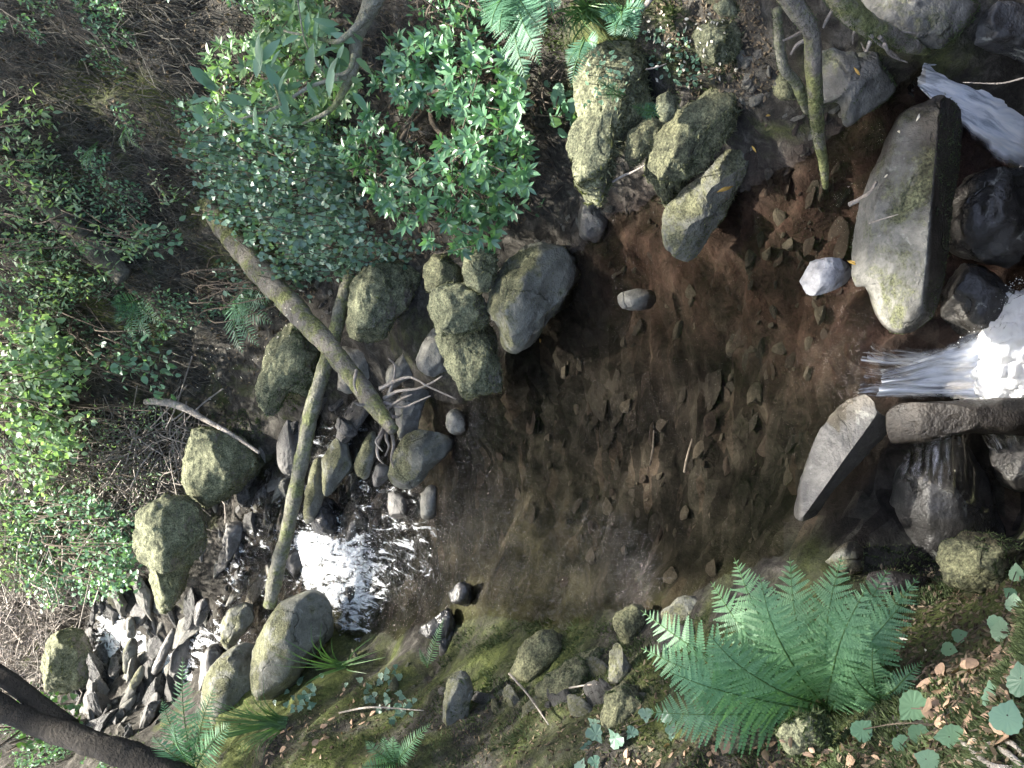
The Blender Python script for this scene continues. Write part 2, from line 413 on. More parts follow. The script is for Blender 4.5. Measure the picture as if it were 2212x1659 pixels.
G = dict(
    rock_grey=m_rock('grey_rock', (.12, .115, .098), (.27, .262, .225), None, wl=0.0),
    rock_dark=m_rock('dark_rock', (.05, .048, .045), (.13, .125, .115), None, rough=.55, wl=0.0),
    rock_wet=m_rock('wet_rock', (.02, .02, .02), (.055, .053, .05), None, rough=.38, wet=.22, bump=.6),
    rock_part=m_rock('rock_with_moss', (.085, .083, .072), (.19, .186, .165), -.06, (.05, .055, .03), (.15, .155, .085), wl=0.0),
    rock_olive=m_rock('olive_rock', (.09, .092, .075), (.20, .20, .165), .03, (.06, .062, .034), (.14, .14, .08), wl=0.0),
    rock_moss=m_rock('mossy_rock', (.10, .09, .07), (.22, .2, .17), .27, (.06, .065, .038), (.205, .21, .125), wl=0.0),
    rock_dmoss=m_rock('dark_mossy_rock', (.06, .055, .045), (.12, .11, .09), .30, (.05, .052, .03), (.17, .17, .095), wl=0.0),
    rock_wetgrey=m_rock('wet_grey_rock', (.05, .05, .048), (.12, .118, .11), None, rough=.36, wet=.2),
    rock_pale=m_rock('pale_stone', (.24, .24, .25), (.42, .42, .43), None, bump=.6),
    rock_slab=m_rock('slate_slab', (.08, .077, .072), (.16, .153, .142), None, rough=.6, bump=.7),
    bedstone=m_rock('bed_stone', (.02, .0175, .014), (.052, .045, .036), None, rough=.8, wet=.1),
    bedlight=m_rock('light_bed_stone', (.07, .062, .048), (.17, .15, .115), None, rough=.8, wet=.1),
    bedrust=m_rock('rust_stone', (.032, .024, .019), (.07, .050, .039), None, rough=.8, wet=.1),
    bark=m_bark('mossy_bark', (.10, .088, .07), (.34, .31, .26), .17, (.09, .10, .04), (.28, .29, .12)),
    bark_g=m_bark('green_bark', (.12, .115, .085), (.34, .33, .26), .15, (.10, .115, .05), (.26, .28, .13)),
    bark_d=m_bark('dark_bark', (.018, .015, .012), (.05, .042, .033), .0),
    twig=m_bark('pale_twig', (.22, .19, .16), (.5, .45, .4)),
    stem=m_bark('brown_stem', (.07, .055, .04), (.16, .13, .1)),
    dry=m_bark('dry_stems', (.05, .046, .038), (.21, .195, .16)),
    bushleaf=m_leaf('bush_leaf', (.05, .14, .065), (.15, .29, .15), .28, .25, .8),
    bushlite=m_leaf('sunlit_bush_leaf', (.10, .20, .09), (.24, .36, .18), .32, .4, .6),  # bush leaf copy with sunlight put into its lighter colour
    ivyleaf=m_leaf('ivy_leaf', (.07, .15, .10), (.20, .30, .22), .35, .2, .6),
    paleleaf=m_leaf('pale_green_leaf', (.14, .24, .13), (.28, .38, .25), .45, .45),
    tealleaf=m_leaf('teal_leaf', (.10, .21, .125), (.21, .34, .22), .4, .3),
    fern=m_leaf('fern_leaf', (.12, .26, .13), (.17, .33, .17), .5, .3),
    fernfar=m_leaf('far_fern_leaf', (.07, .17, .10), (.11, .24, .15), .5, .3),
    grass=m_leaf('grass_blade', (.06, .13, .04), (.13, .24, .08), .5, .35),
    mossblade=m_leaf('moss_blade', (.055, .062, .036), (.185, .192, .11), .8, .2, .2),
    mossgreen=m_leaf('green_moss_blade', (.035, .05, .02), (.10, .13, .06), .8, .2, .2),
    dead=m_leaf('dead_leaf', (.24, .13, .07), (.5, .37, .27), .7, .15, .3),
    deadpale=m_leaf('pale_dead_leaf', (.6, .52, .38), (.85, .8, .7), .7, .15, .3),
    deadyel=m_leaf('yellow_dead_leaf', (.55, .33, .07), (.75, .5, .15), .7, .15, .3),
    canopy=m_leaf('canopy_leaf', (.03, .09, .03), (.07, .16, .05), .5, .3),
    earth=m_terrain(), water=m_water(), foam=m_foam(),
    fall=m_fall('falling_water', .48, 26, 1.6), fallw=m_fall('white_falling_water', .60, 22, 2.2), fallb=m_fall('blue_white_fall', .68, 20, 2.6, (.92, .94, .97), (.55, .64, .76)), film=m_fall('water_film', .2, 22, 7),
)

# ------------------------------------------------------------------ terrain and water heights
# stream surface control points: picture x, y, height
STREAM = [(1000, 1000, 0), (1100, 1100, 0), (1200, 900, 0), (1400, 800, 0), (1500, 1000, 0), (1700, 900, 0), (1750, 600, 0), (1600, 700, 0),
          (1700, 420, 0), (1550, 500, 0), (1400, 560, 0), (1300, 600, 0), (1400, 1200, 0), (1300, 1250, 0), (1100, 1300, 0), (1000, 1250, 0), (880, 1300, 0),
          (1650, 1100, 0), (1850, 800, 0), (900, 1150, 0), (820, 1250, .01), (1840, 330, 0), (1950, 200, 0), (1900, 700, -.01), (900, 1000, .0),
          (790, 1180, .06), (740, 1260, .12), (690, 1230, .24), (640, 1170, .28), (600, 1100, .30), (520, 1230, .40), (450, 1380, .52), (370, 1480, .62),
          (300, 1400, .75), (250, 1350, .88), (200, 1420, .98), (800, 1000, .08), (740, 950, .16), (650, 950, .28), (560, 1020, .38), (480, 1120, .44), (820, 880, .06), (560, 1420, .4)]
BEDZ = {0: -.24}
LANDZ = [(1250, 540, .03), (1340, 440, .02), (1480, 400, -.02), (1620, 230, .03), (1600, 160, .15), (1650, 90, .28), (1450, 150, .5), (1450, 250, .3), (1300, 300, .2), (1760, 200, .12), (1860, 130, .15),
         (1180, 500, .05), (1060, 560, .1), (900, 600, .18), (860, 720, .12), (900, 800, .08), (980, 860, .04), (720, 720, .32), (640, 830, .36), (600, 900, .42), (760, 640, .3), (700, 850, .25),
         (520, 1000, .5), (440, 1130, .6), (380, 1250, .72), (320, 1290, .82), (250, 1290, .95),
         (950, 1470, .12), (830, 1450, .12), (760, 1420, .18), (1200, 1440, .1), (1400, 1370, .08), (1500, 1320, .1), (1650, 1250, .08), (1740, 1170, 0.0), (1600, 1500, .5), (1850, 1600, .85), (1500, 1640, .85),
         (1200, 1600, .6), (1050, 1520, .35), (850, 1520, .42), (850, 1640, .85), (600, 1620, .95), (1300, 1520, .4), (1420, 1450, .3), (2000, 1500, .75), (2000, 1650, 1.1), (2200, 1650, 1.4), (1700, 1400, .35),
         (640, 1500, .62), (520, 1560, .75), (400, 1600, .95), (1850, 1330, .25), (1800, 1230, .02), (1900, 1200, -.15), (2060, 1350, .22), (2200, 1400, .5), (2150, 1250, -.12), (2050, 1230, -.3),
         (1930, 800, -.10), (2000, 800, -.32), (2060, 800, -.48), (2150, 780, -.66), (2212, 780, -.75), (2060, 480, -.35), (2130, 480, -.6), (2200, 600, -.7), (2100, 650, -.62), (2180, 450, -.65),
         (2030, 180, -.08), (2100, 200, -.25), (2180, 300, -.5), (2160, 80, -.15), (2212, 0, -.1), (2000, 60, .15), (1950, 1060, -.3), (2050, 1060, -.45), (2150, 1060, -.6), (2200, 950, -.7), (1830, 1120, -.15), (2212, 1150, -.65)]
LANDD = [(0, 0, 6.2), (300, 0, 5.8), (600, 0, 5.3), (900, 0, 4.8), (1150, 0, 4.35), (1300, 0, 4.05), (1500, 0, 3.8), (1700, 0, 3.35), (1900, 0, 3.2),
         (0, 250, 6.8), (300, 250, 6.5), (600, 250, 6.0), (900, 250, 5.1), (1100, 250, 4.75), (0, 500, 7.3), (300, 500, 7.0), (500, 500, 6.75), (700, 500, 6.3), (900, 480, 5.5), (1080, 430, 5.0), (1150, 300, 4.7),
         (0, 800, 7.8), (300, 800, 7.5), (480, 800, 7.35), (0, 1000, 8.3), (200, 1000, 8.15), (350, 1000, 7.95), (0, 1200, 9.0), (150, 1200, 8.85),
         (0, 1380, 9.8), (100, 1380, 9.5), (0, 1650, 8.4), (150, 1640, 7.8), (120, 1500, 8.9), (220, 1600, 7.9)]
LANDW = [(0, 0, 1.35), (-1.5, 0, 1.5), (1.5, 0, 1.2), (0, .7, 1.2), (.6, 1.3, -.1), (.2, 1.75, -.75), (1.0, 1.7, -.7), (1.7, 1.6, -.3), (2.4, 1.4, .5), (-3, 1.5, 1.9), (-3, 3.5, 1.8), (-4, 6, 2.4), (-5, 9, 2.8), (3.5, 1, 1.5), (3.5, 3.5, 2.2), (4, 6, 3.5),
         (5, 9, 5), (2, 10, 4.5), (0, 11, 3.6), (-2, 12, 2.2), (-3.6, 12.5, 1.8), (-5, 13, 2.4), (8, 3, 5), (8, 12, 7), (-8, 3, 4.5), (-8, 12, 4.5), (0, 16, 5.5), (4, 16, 7), (-4, 16, 3.4), (-8, 16, 4.5), (0, 28, 9), (-8, 28, 7), (8, 28, 11), (-4, 28, 6), (0, -4, 1.8), (-8, -4, 3.5), (8, -4, 4), (.2, .2, 1.35)]

def rbf_fit(P, z, smooth=.02):
    P = np.asarray(P, float); z = np.asarray(z, float); n = len(P)
    D = np.linalg.norm(P[:, None] - P[None], axis=-1)
    A = np.zeros((n + 3, n + 3)); A[:n, :n] = D - np.eye(n) * smooth
    A[:n, n] = A[n, :n] = 1; A[:n, n + 1:] = P; A[n + 1:, :n] = P.T
    w = np.linalg.lstsq(A, np.concatenate([z, np.zeros(3)]), rcond=None)[0]
    def ev(Q):
        Q = np.asarray(Q, float); out = np.empty(len(Q))
        for i in range(0, len(Q), 20000):
            q = Q[i:i + 20000]
            out[i:i + 20000] = np.linalg.norm(q[:, None] - P[None], axis=-1) @ w[:n] + w[n] + q @ w[n + 1:]
        return out
    return ev

sp_ = np.array([atz(np.float64(x), np.float64(y), z) for x, y, z in STREAM])
bedd = np.array([.22 if (x > 950 and z <= 0) else .09 for x, y, z in STREAM])
for i, (x, y, z) in enumerate(STREAM):
    if z <= 0 and (y > 1220 or x < 1000): bedd[i] = .08
    if y < 600 and z <= 0: bedd[i] = .08
    if x > 1830: bedd[i] = .08
lz = np.array([atz(np.float64(x), np.float64(y), z) for x, y, z in LANDZ])
ld = np.array([atd(np.float64(x), np.float64(y), d) for x, y, d in LANDD])
lw = np.array(LANDW, float)
allp = np.vstack([sp_ - np.c_[np.zeros((len(sp_), 2)), bedd], lz, ld, lw])
h_land = rbf_fit(allp[:, :2], allp[:, 2], .03)
ww_ = [(0, 1, 0), (2, 4, 0), (-2, 4, 0), (3, 2, 0)]
h_wat = rbf_fit(np.vstack([sp_[:, :2], np.array(ww_)[:, :2]]), np.concatenate([sp_[:, 2], [0] * 4]), .05)

NX, NY = 520, 700
u = np.linspace(-1, 1, NX); gx = 8.5 * (0.22 * u + 0.78 * u ** 3) + .1
tt = np.linspace(0, 1, NY); gy = -1.5 + 29.5 * (0.3 * tt + 0.7 * tt ** 2.6)
X, Y = np.meshgrid(gx, gy); XY = np.c_[X.ravel(), Y.ravel()]
Z0 = h_land(XY); W0 = h_wat(XY)
px_, py_, pd_ = proj(np.c_[XY, Z0])
P3 = np.c_[XY, Z0 * .6]
wet = 1 / (1 + np.exp(-(W0 - Z0 - .0) / .03)); wet *= (XY[:, 1] > 1.9) * (XY[:, 1] < 10.5)
dry = 1 - wet
steep = np.clip((Z0 - .5) * 1.2, 0, 1) * (XY[:, 1] > 4)
Z = Z0 + dry * ((.13 + .18 * steep) * fbm(P3 * 1.3, 4, 3) + (.06 + .09 * steep) * ridged(P3 * 3.5, 3, 8) + .022 * fbm(P3 * 16, 3, 5)) * np.clip((Z0 + .05) * 3, .25, 1)
# slaty bed: ridges across the stream
ca, sa = math.cos(.32), math.sin(.32)
rx = (XY[:, 0] * ca - XY[:, 1] * sa); ry = (XY[:, 0] * sa + XY[:, 1] * ca)
wv = ry * 5.5 + .9 * fbm(np.c_[rx * 1.4, ry * 1.4, ry * 0], 3, 21) * 2
saw = (wv - np.floor(wv)); saw = np.where(saw < .8, saw / .8, (1 - saw) / .2)
bedn = .055 * (saw - .5) * (1 + fbm(np.c_[rx * 2, ry * 2, ry * 0], 2, 4)) + .07 * fbm(np.c_[rx * 2.2, ry * 7, ry * 0], 3, 31) + .025 * ridged(np.c_[rx * 4, ry * 12, ry * 0], 2, 33)
Z = Z + wet * bedn
Z = np.where(wet > .5, np.minimum(Z, W0 - .015 + (W0 > .05) * .05), Z)
def gauss(cx, cy, z, r): 
    c = atz(np.float64(cx), np.float64(cy), z); return np.exp(-((XY[:, 0] - c[0]) ** 2 + (XY[:, 1] - c[1]) ** 2) / (2 * r * r))
red = .68 * np.clip(gauss(1750, 330, 0, .45) + gauss(1350, 500, 0, .35) + gauss(1950, 190, 0, .3) + .7 * gauss(1720, 650, 0, .3), 0, 1)
algae = .8 * np.clip(1.1 * gauss(1050, 1320, 0, .4) + .8 * gauss(1150, 1310, 0, .35) + .4 * gauss(1500, 1280, 0, .25), 0, 1)
mossz = .05 + .15 * (XY[:, 0] < -.5) * (XY[:, 1] < 7) + .12 * np.exp(-((px_ - 1450) ** 2 + (py_ - 60) ** 2) / 200 ** 2) + .06 * ((px_ < 650) & (py_ < 800))
Hgrid = Z.reshape(NY, NX)
def ground(x, y):
    x = np.asarray(x, float); y = np.asarray(y, float)
    fi = np.clip(np.interp(x, gx, np.arange(NX)), 0, NX - 1.001); fj = np.clip(np.interp(y, gy, np.arange(NY)), 0, NY - 1.001)
    i = fi.astype(int); j = fj.astype(int); a = fi - i; b = fj - j
    return (Hgrid[j, i] * (1 - a) + Hgrid[j, i + 1] * a) * (1 - b) + (Hgrid[j + 1, i] * (1 - a) + Hgrid[j + 1, i + 1] * a) * b
def hit(x, y):
    x = np.atleast_1d(np.asarray(x, float)); y = np.atleast_1d(np.asarray(y, float))
    r = ray(x, y); t = np.full(len(x), .8); done = np.zeros(len(x), bool)
    for k in range(500):
        p = CAM + t[:, None] * r
        done |= p[:, 2] <= ground(p[:, 0], p[:, 1])
        t = np.where(done, t, t + .022)
        if done.all(): break
    return CAM + t[:, None] * r
def hit1(x, y): return hit(x, y)[0]
def gnormal(p, e=.05):
    dx = (ground(p[:, 0] + e, p[:, 1]) - ground(p[:, 0] - e, p[:, 1])) / (2 * e)
    dy = (ground(p[:, 0], p[:, 1] + e) - ground(p[:, 0], p[:, 1] - e)) / (2 * e)
    return nrm(np.c_[-dx, -dy, np.ones(len(p))])
def grid_faces(nx, ny):
    i = np.arange(nx - 1)[None]; j = np.arange(ny - 1)[:, None]; a = j * nx + i
    return np.stack([a, a + 1, a + nx + 1, a + nx], -1).reshape(-1, 4)
g = Geo(); g.add(np.c_[XY, Z], grid_faces(NX, NY))
tag(mk('ground', g, G['earth'], attrs=dict(bed=wet, red=red, algae=algae, moss=mossz)), kind='structure')

# water surface of pool and upper stream
WPOLY = [(1893, 690), (1868, 760), (1862, 850), (1790, 1000), (1700, 1150), (1700, 1300), (1400, 1440), (1200, 1500), (950, 1520), (780, 1500), (700, 1420), (600, 1440), (450, 1520), (330, 1620), (230, 1600), (170, 1500), (190, 1330),
         (330, 1250), (430, 1120), (560, 940), (700, 800), (900, 790), (1080, 770), (1200, 520), (1350, 380), (1500, 370), (1650, 200), (1900, 140), (1990, 115), (2010, 170), (1990, 220), (1900, 420), (1890, 600)]
wx = np.arange(-3.6, 1.9, .028); wy = np.arange(1.85, 10.2, .028)
WX, WY = np.meshgrid(wx, wy); wxy = np.c_[WX.ravel(), WY.ravel()]
wz = np.maximum(h_wat(wxy), -.02); wz = np.where(wxy[:, 1] < 4.4, 0, wz); up_ = np.clip((wz - .03) * 8, 0, 1)
wz = (np.maximum(wz, 0) * np.clip(wz / .08, 0, 1)).reshape(len(wy), len(wx))
for k_ in range(8):
    wp_ = np.pad(wz, 2, mode='edge'); wz = sum(wp_[2 + a:2 + a + wz.shape[0], 2:-2] for a in (-2, -1, 0, 1, 2)) / 5
    wp_ = np.pad(wz, 2, mode='edge'); wz = sum(wp_[2:-2, 2 + a:2 + a + wz.shape[1]] for a in (-2, -1, 0, 1, 2)) / 5
wz = wz.ravel()
w3 = np.c_[wxy, wz * 0]
def wg(cx, cy, z, r):
    c = atz(np.float64(cx), np.float64(cy), z); return np.exp(-((wxy[:, 0] - c[0]) ** 2 + (wxy[:, 1] - c[1]) ** 2) / (2 * r * r))
foam = np.clip(1.0 * wg(690, 1225, .2, .15) + .8 * wg(660, 1180, .26, .1) + .6 * wg(740, 1220, .1, .13) + .6 * wg(800, 1230, .02, .2) + .45 * wg(890, 1170, .0, .22) + .5 * wg(780, 1330, .04, .14) +
               1.0 * wg(370, 1490, .6, .22) + .8 * wg(270, 1370, .8, .4) + .75 * wg(330, 1440, .7, .4) + .28 * wg(560, 1180, .3, .4) + .4 * wg(450, 1380, .5, .4) + .2 * wg(760, 1050, .1, .3) + .22 * wg(720, 950, .2, .2), 0, .92)  # upstream, the white also stands in for sky glare on the water
rip = np.clip(.02 + 1.0 * wg(760, 1200, .05, .5) + .8 * wg(900, 1170, 0, .3) + .7 * wg(1300, 1250, 0, .2) + .3 * wg(1050, 1150, 0, .35) + .9 * up_ + .8 * wg(990, 890, 0, .15), 0, 1.2)
wz = wz + rip * (.012 * fbm(w3 * 14, 3, 51)) + up_ * .03 * fbm(w3 * 4, 3, 52)
qx, qy, qd = proj(np.c_[wxy, wz])
keep = inpoly(qx, qy, WPOLY) & (wz > ground(wxy[:, 0], wxy[:, 1]) - .04)
F = grid_faces(len(wx), len(wy)); F = F[keep[F].all(1)]
used = np.unique(F); remap = -np.ones(len(wxy), int); remap[used] = np.arange(len(used))
g = Geo(); g.add(np.c_[wxy, wz][used], remap[F])
tag(mk('water', g, G['water'], attrs=dict(foam=foam[used], ripple=rip[used])), kind='structure')

# ------------------------------------------------------------------ rocks
_ico = {}
def ico(n):
    if n not in _ico:
        bm = bmesh.new(); bmesh.ops.create_icosphere(bm, subdivisions=n, radius=1.0)
        _ico[n] = (np.array([v.co[:] for v in bm.verts]), np.array([[v.index for v in f.verts] for f in bm.faces])); bm.free()
    return _ico[n]

def rock_shell(g, pts, z=None, d=None, thick=.8, seed=0, sub=5, facet=6, rough=.05, p=.75, cuts=(), clump=0.0):
    """a rock whose outline seen from the path is pts; real size and depth at its own distance"""
    pts = np.array(pts, float)
    x, y = pts[:, 0], pts[:, 1]
    A = x * np.roll(y, -1) - np.roll(x, -1) * y
    cx = ((x + np.roll(x, -1)) * A).sum() / (3 * A.sum()); cy = ((y + np.roll(y, -1)) * A).sum() / (3 * A.sum())
    c = atz(np.float64(cx), np.float64(cy), z) if d is None else atd(np.float64(cx), np.float64(cy), d)
    t = (c - CAM) @ FWD
    q = np.stack([-(y - cy) / FPX * t, -(x - cx) / FPX * t], -1)        # right, up
    # dense outline
    Q = catmull(np.vstack([q, q[:1]]), 160)[:-1]
    ang = np.arctan2(Q[:, 1], Q[:, 0]); rad = np.hypot(Q[:, 0], Q[:, 1])
    bins = np.linspace(-np.pi, np.pi, 97); R = np.zeros(96)
    for i in range(96):
        dd = np.abs((ang - (bins[i] + bins[i + 1]) / 2 + np.pi) % (2 * np.pi) - np.pi)
        R[i] = rad[np.argsort(dd)[:2]].mean()
    S, Fc = ico(sub); S = S.copy()
    rs = np.random.default_rng(seed + 100)
    th = np.arctan2(S[:, 1], S[:, 0]); rho = np.hypot(S[:, 0], S[:, 1])
    mid = (bins[:-1] + bins[1:]) / 2
    Rt = np.interp(th, np.r_[mid[-1] - 2 * np.pi, mid, mid[0] + 2 * np.pi], np.r_[R[-1], R, R[0]])
    size = math.sqrt(R.mean() * np.sort(R)[:24].mean()); tk = size * thick
    rr = rho ** p * Rt
    L = np.c_[rr * np.cos(th), rr * np.sin(th), np.sign(S[:, 2]) * np.abs(S[:, 2]) ** .85 * tk]
    pl = []
    if facet > 0 and not cuts:
        pl += [(rs.normal() * .25, .82, -.57 + rs.normal() * .12, rs.uniform(.6, .8)), (rs.normal() * .5, -.57, -.82, rs.uniform(.62, .8))]
    pl += [(*(rs.normal(size=3) * np.array([1, 1, .8]) - np.array([0, 0, .55])), rs.uniform(.72, .95)) for k in range(int(facet * 1.6))]
    for (nx, ny, nz, dd) in list(cuts) + pl:
        n = nrm(np.array([nx, ny, nz], float)); pr_ = L @ n; L = L - (np.maximum(0, pr_ - dd * pr_.max()) * .96)[:, None] * n
    # facets pull the outline in: let it out again to the traced one
    th2 = np.arctan2(L[:, 1], L[:, 0]); rh2 = np.hypot(L[:, 0], L[:, 1]); bi = ((th2 + np.pi) / (2 * np.pi) * 48).astype(int) % 48
    mx_ = np.zeros(48); np.maximum.at(mx_, bi, rh2); mx_ = np.maximum(mx_, 1e-4)
    m48 = (np.arange(48) + .5) / 48 * 2 * np.pi - np.pi
    k48 = np.clip(np.interp(m48, np.r_[mid[-1] - 2 * np.pi, mid, mid[0] + 2 * np.pi], np.r_[R[-1], R, R[0]]) / mx_, 1, 1.6)
    kk = np.interp(th2, np.r_[m48[-1] - 2 * np.pi, m48, m48[0] + 2 * np.pi], np.r_[k48[-1], k48, k48[0]])
    kk = 1 + (kk - 1) * np.clip(rh2 / (.5 * R.mean()), 0, 1); L[:, 0] *= kk; L[:, 1] *= kk
    # lump noise
    s = R.mean(); nn = nrm(np.c_[L[:, 0], L[:, 1], L[:, 2] * 1.3])
    L = L + nn * (rough * s * (fbm(L / s * 1.6 + seed, 3, seed) * 1.6 + .7 * ridged(L / s * 2.6 + seed, 2, seed + 3) * .6 + .5 * fbm(L / s * 5 + seed, 3, seed + 9) + .22 * ridged(L / s * 13 + seed, 2, seed + 19)))[:, None]
    if clump:
        L = L + nn * (clump * (np.abs(fbm(L * 16 + seed, 2, seed + 31)) * 2.2 - .4 + .5 * fbm(L * 55 + seed, 2, seed + 37)))[:, None]
    V = c + L[:, 0:1] * RGT + L[:, 1:2] * UPV + L[:, 2:3] * FWD
    g.add(V, Fc)
    return c, s

def tri_samples(V, F, n, rs):
    a, b, c = V[F[:, 0]], V[F[:, 1]], V[F[:, 2]]
    cr = np.cross(b - a, c - a); ar = np.linalg.norm(cr, axis=1)
    i = rs.choice(len(F), n, p=ar / ar.sum()); r1 = np.sqrt(rs.random(n))[:, None]; r2 = rs.random(n)[:, None]
    return a[i] * (1 - r1) + b[i] * r1 * (1 - r2) + c[i] * r1 * r2, nrm(cr[i])

def fuzz(name, parent, V, F, n, seed, mat, ln=.014, thr=-.15, nzmin=-.2, w=.3):
    ln = ln * 1.35
    rs = np.random.default_rng(seed); P, N = tri_samples(V, F, n, rs)
    k = (fbm(P * 7, 3, seed) + .35 * N[:, 2] > thr) & (N[:, 2] > nzmin); P, N = P[k], N[k]
    g = Geo(); dirs = nrm(N + .75 * rs.normal(size=P.shape) + np.array([0, 0, -.15]))
    sc_ = ln * rs.uniform(.5, 1.6, len(P)) * (1 + .6 * fbm(P * 25, 2, seed))
    place(g, *T_BLADE, P - N * .003, dirs, rs.normal(size=P.shape), np.stack([sc_ * w, sc_, sc_], -1))
    return mk(name, g, mat, parent=parent, loc=np.array(parent.location), smooth=False)

rock_count = [0]
def rock(name, label, cat, polys, z=None, d=None, mat='rock_grey', thick=.8, moss=0, mossmat='mossblade', ln=.014, group=None, sub=5, facet=6, rough=.07, cuts=(), p=.75, mthr=-.15):
    rock_count[0] += 1; seed = rock_count[0]
    if not isinstance(polys[0], list): polys = [polys]
    zs = z if isinstance(z, (list, tuple)) else [z] * len(polys); ds = d if isinstance(d, (list, tuple)) else [d] * len(polys)
    g = Geo(); c = None
    for i, pl in enumerate(polys):
        big = mat in ('rock_moss', 'rock_dmoss') and moss >= 6000
        cc, s = rock_shell(g, pl, zs[i], ds[i], thick, seed * 7 + i, 6 if big else sub, facet, rough, p, cuts, .007 if mat in ('rock_moss', 'rock_dmoss') else 0.0)
        if c is None: c = cc
    o = mk(name, g, G[mat], loc=c)
    tag(o, label, cat, group)
    if moss:
        fuzz('moss', o, np.concatenate(g.v), np.concatenate(g.f), moss, seed, G[mossmat], ln, mthr)
    return o
def q(ox, oy, *pts): return [(ox + a / 3.0, oy + b / 3.0) for a, b in pts]

# --- right bank group
rock('mossy_boulder', 'tall pale green mossy boulder at the water edge right of the bush', 'boulder',
     q(1106, 0, (700, 235), (800, 245), (880, 330), (890, 450), (870, 600), (880, 720), (740, 880), (650, 1010), (650, 1150), (620, 1290), (560, 1345), (450, 1270), (390, 1180), (375, 1000), (400, 850), (420, 650), (450, 450), (470, 370), (560, 290)),
     z=.42, mat='rock_moss', thick=.75, moss=26000, rough=.09, ln=.017)
rock('boulder', 'grey bare rock foot under the tall mossy boulder', 'boulder', q(1106, 0, (450, 1250), (600, 1290), (640, 1400), (600, 1520), (550, 1570), (440, 1520), (440, 1380)), z=.02, mat='rock_dark', thick=.8)
rock('mossy_boulder', 'hook shaped dark mossy boulder with one leg', 'boulder',
     [q(1106, 0, (880, 1010), (1000, 800), (1100, 720), (1200, 640), (1330, 560), (1440, 560), (1510, 620), (1490, 720), (1400, 850), (1300, 980), (1200, 1120), (1120, 1160), (1000, 1160), (900, 1100)),
      q(1106, 0, (735, 930), (770, 850), (850, 790), (960, 790), (1050, 850), (1080, 980), (960, 1040), (860, 1010), (830, 1050), (760, 1060), (735, 1000)),
      q(1106, 0, (860, 1030), (1000, 1000), (1120, 1080), (1140, 1180), (1060, 1280), (1010, 1340), (970, 1290), (930, 1220), (870, 1130))],
     z=[.3, .33, .12], mat='rock_dmoss', thick=.7, moss=22000, rough=.08, ln=.014)
rock('sloping_boulder', 'long dark boulder sloping into the pool with a wet grey ledge', 'boulder',
     [q(1106, 0, (970, 1470), (1005, 1340), (1100, 1240), (1200, 1160), (1300, 1060), (1420, 1050), (1500, 1120), (1420, 1300), (1380, 1400), (1300, 1500), (1260, 1590), (1190, 1680), (1100, 1690), (1010, 1620), (970, 1540)),
      q(1106, 0, (1230, 1150), (1300, 1060), (1400, 945), (1500, 870), (1600, 765), (1650, 735), (1625, 850), (1570, 1000), (1500, 1150), (1420, 1290), (1330, 1340), (1250, 1280))],
     z=[.1, .07], mat='rock_olive', thick=.8, moss=9000, ln=.009, rough=.045, sub=6, cuts=[(-.75, -.35, -.55, .5), (.3, .5, -.8, .6)])
rock('mossy_boulder', 'round mossy hummock stone high on the right bank above the hook shaped boulder', 'boulder', q(1106, 0, (1190, 200), (1280, 140), (1400, 140), (1460, 200), (1480, 290), (1400, 400), (1280, 410), (1200, 320)), d=3.55, mat='rock_moss', moss=7000, ln=.014)
rock('mossy_stone', 'small mossy stone behind the nose of the hook shaped boulder', 'stone', q(1106, 0, (940, 640), (1000, 590), (1060, 640), (1050, 760), (980, 790), (945, 720)), z=.45, mat='rock_moss', moss=2000, sub=4)
rock('mossy_stone', 'small round mossy knob at the top edge of the right bank', 'stone', q(1106, 0, (1310, 20), (1400, 0), (1460, 40), (1450, 100), (1380, 100), (1320, 70)), d=3.4, mat='rock_moss', moss=2500, sub=4)
rock('rock_face', 'broad greenish rock face with a pale bare patch behind the two leaning trunks', 'rock', q(1659, 0, (340, 300), (550, 250), (750, 300), (800, 420), (830, 580), (700, 680), (610, 760), (520, 805), (480, 660), (380, 660), (330, 600), (300, 450)), z=.14, mat='rock_part', thick=.6, moss=3500, mossmat='mossgreen', ln=.007, rough=.05)
rock('rock_face', 'mossy rock wall in the corner above the dark fall, streaked green', 'rock', q(1659, 0, (600, -60), (1330, -60), (1310, 120), (1200, 240), (1080, 310), (850, 220), (700, 120)), d=3.15, mat='rock_part', thick=.5, moss=3500, mossmat='mossgreen', ln=.007, facet=3)
rock('mossy_boulder', 'mossy rock to the left of the slim standing trunk, top edge', 'rock', q(1659, 0, (-60, 60), (80, 20), (230, 120), (250, 350), (200, 620), (90, 660), (20, 560), (-40, 350)), d=3.55, mat='rock_dmoss', thick=.6, moss=4000, mossmat='mossgreen', ln=.008)
rock('stone', 'bluish grey stone at the foot of the mossy root by the red shallows', 'stone', q(1659, 0, (70, 680), (120, 650), (185, 680), (170, 730), (100, 760)), z=.04, mat='rock_grey', sub=4)
rock('slab_boulder', 'very long flat-topped grey slab boulder dividing the pool from the lower falls', 'boulder',
     [(1926, 285), (1955, 240), (1995, 225), (2042, 197), (2080, 213), (2105, 250), (2102, 300), (2090, 367), (2076, 417), (2062, 480), (2048, 553), (2036, 620), (2010, 680), (1989, 705), (1960, 722), (1922, 712), (1895, 665), (1882, 622), (1856, 620), (1849, 586), (1852, 540), (1862, 490), (1876, 430), (1892, 378), (1912, 325)],
     z=-.04, mat='rock_part', thick=.9, sub=6, facet=2, rough=.025, moss=9000, mossmat='mossgreen', ln=.006, cuts=[(.1, .62, -.78, .5), (-.05, -.75, -.66, .42)], mthr=.0)
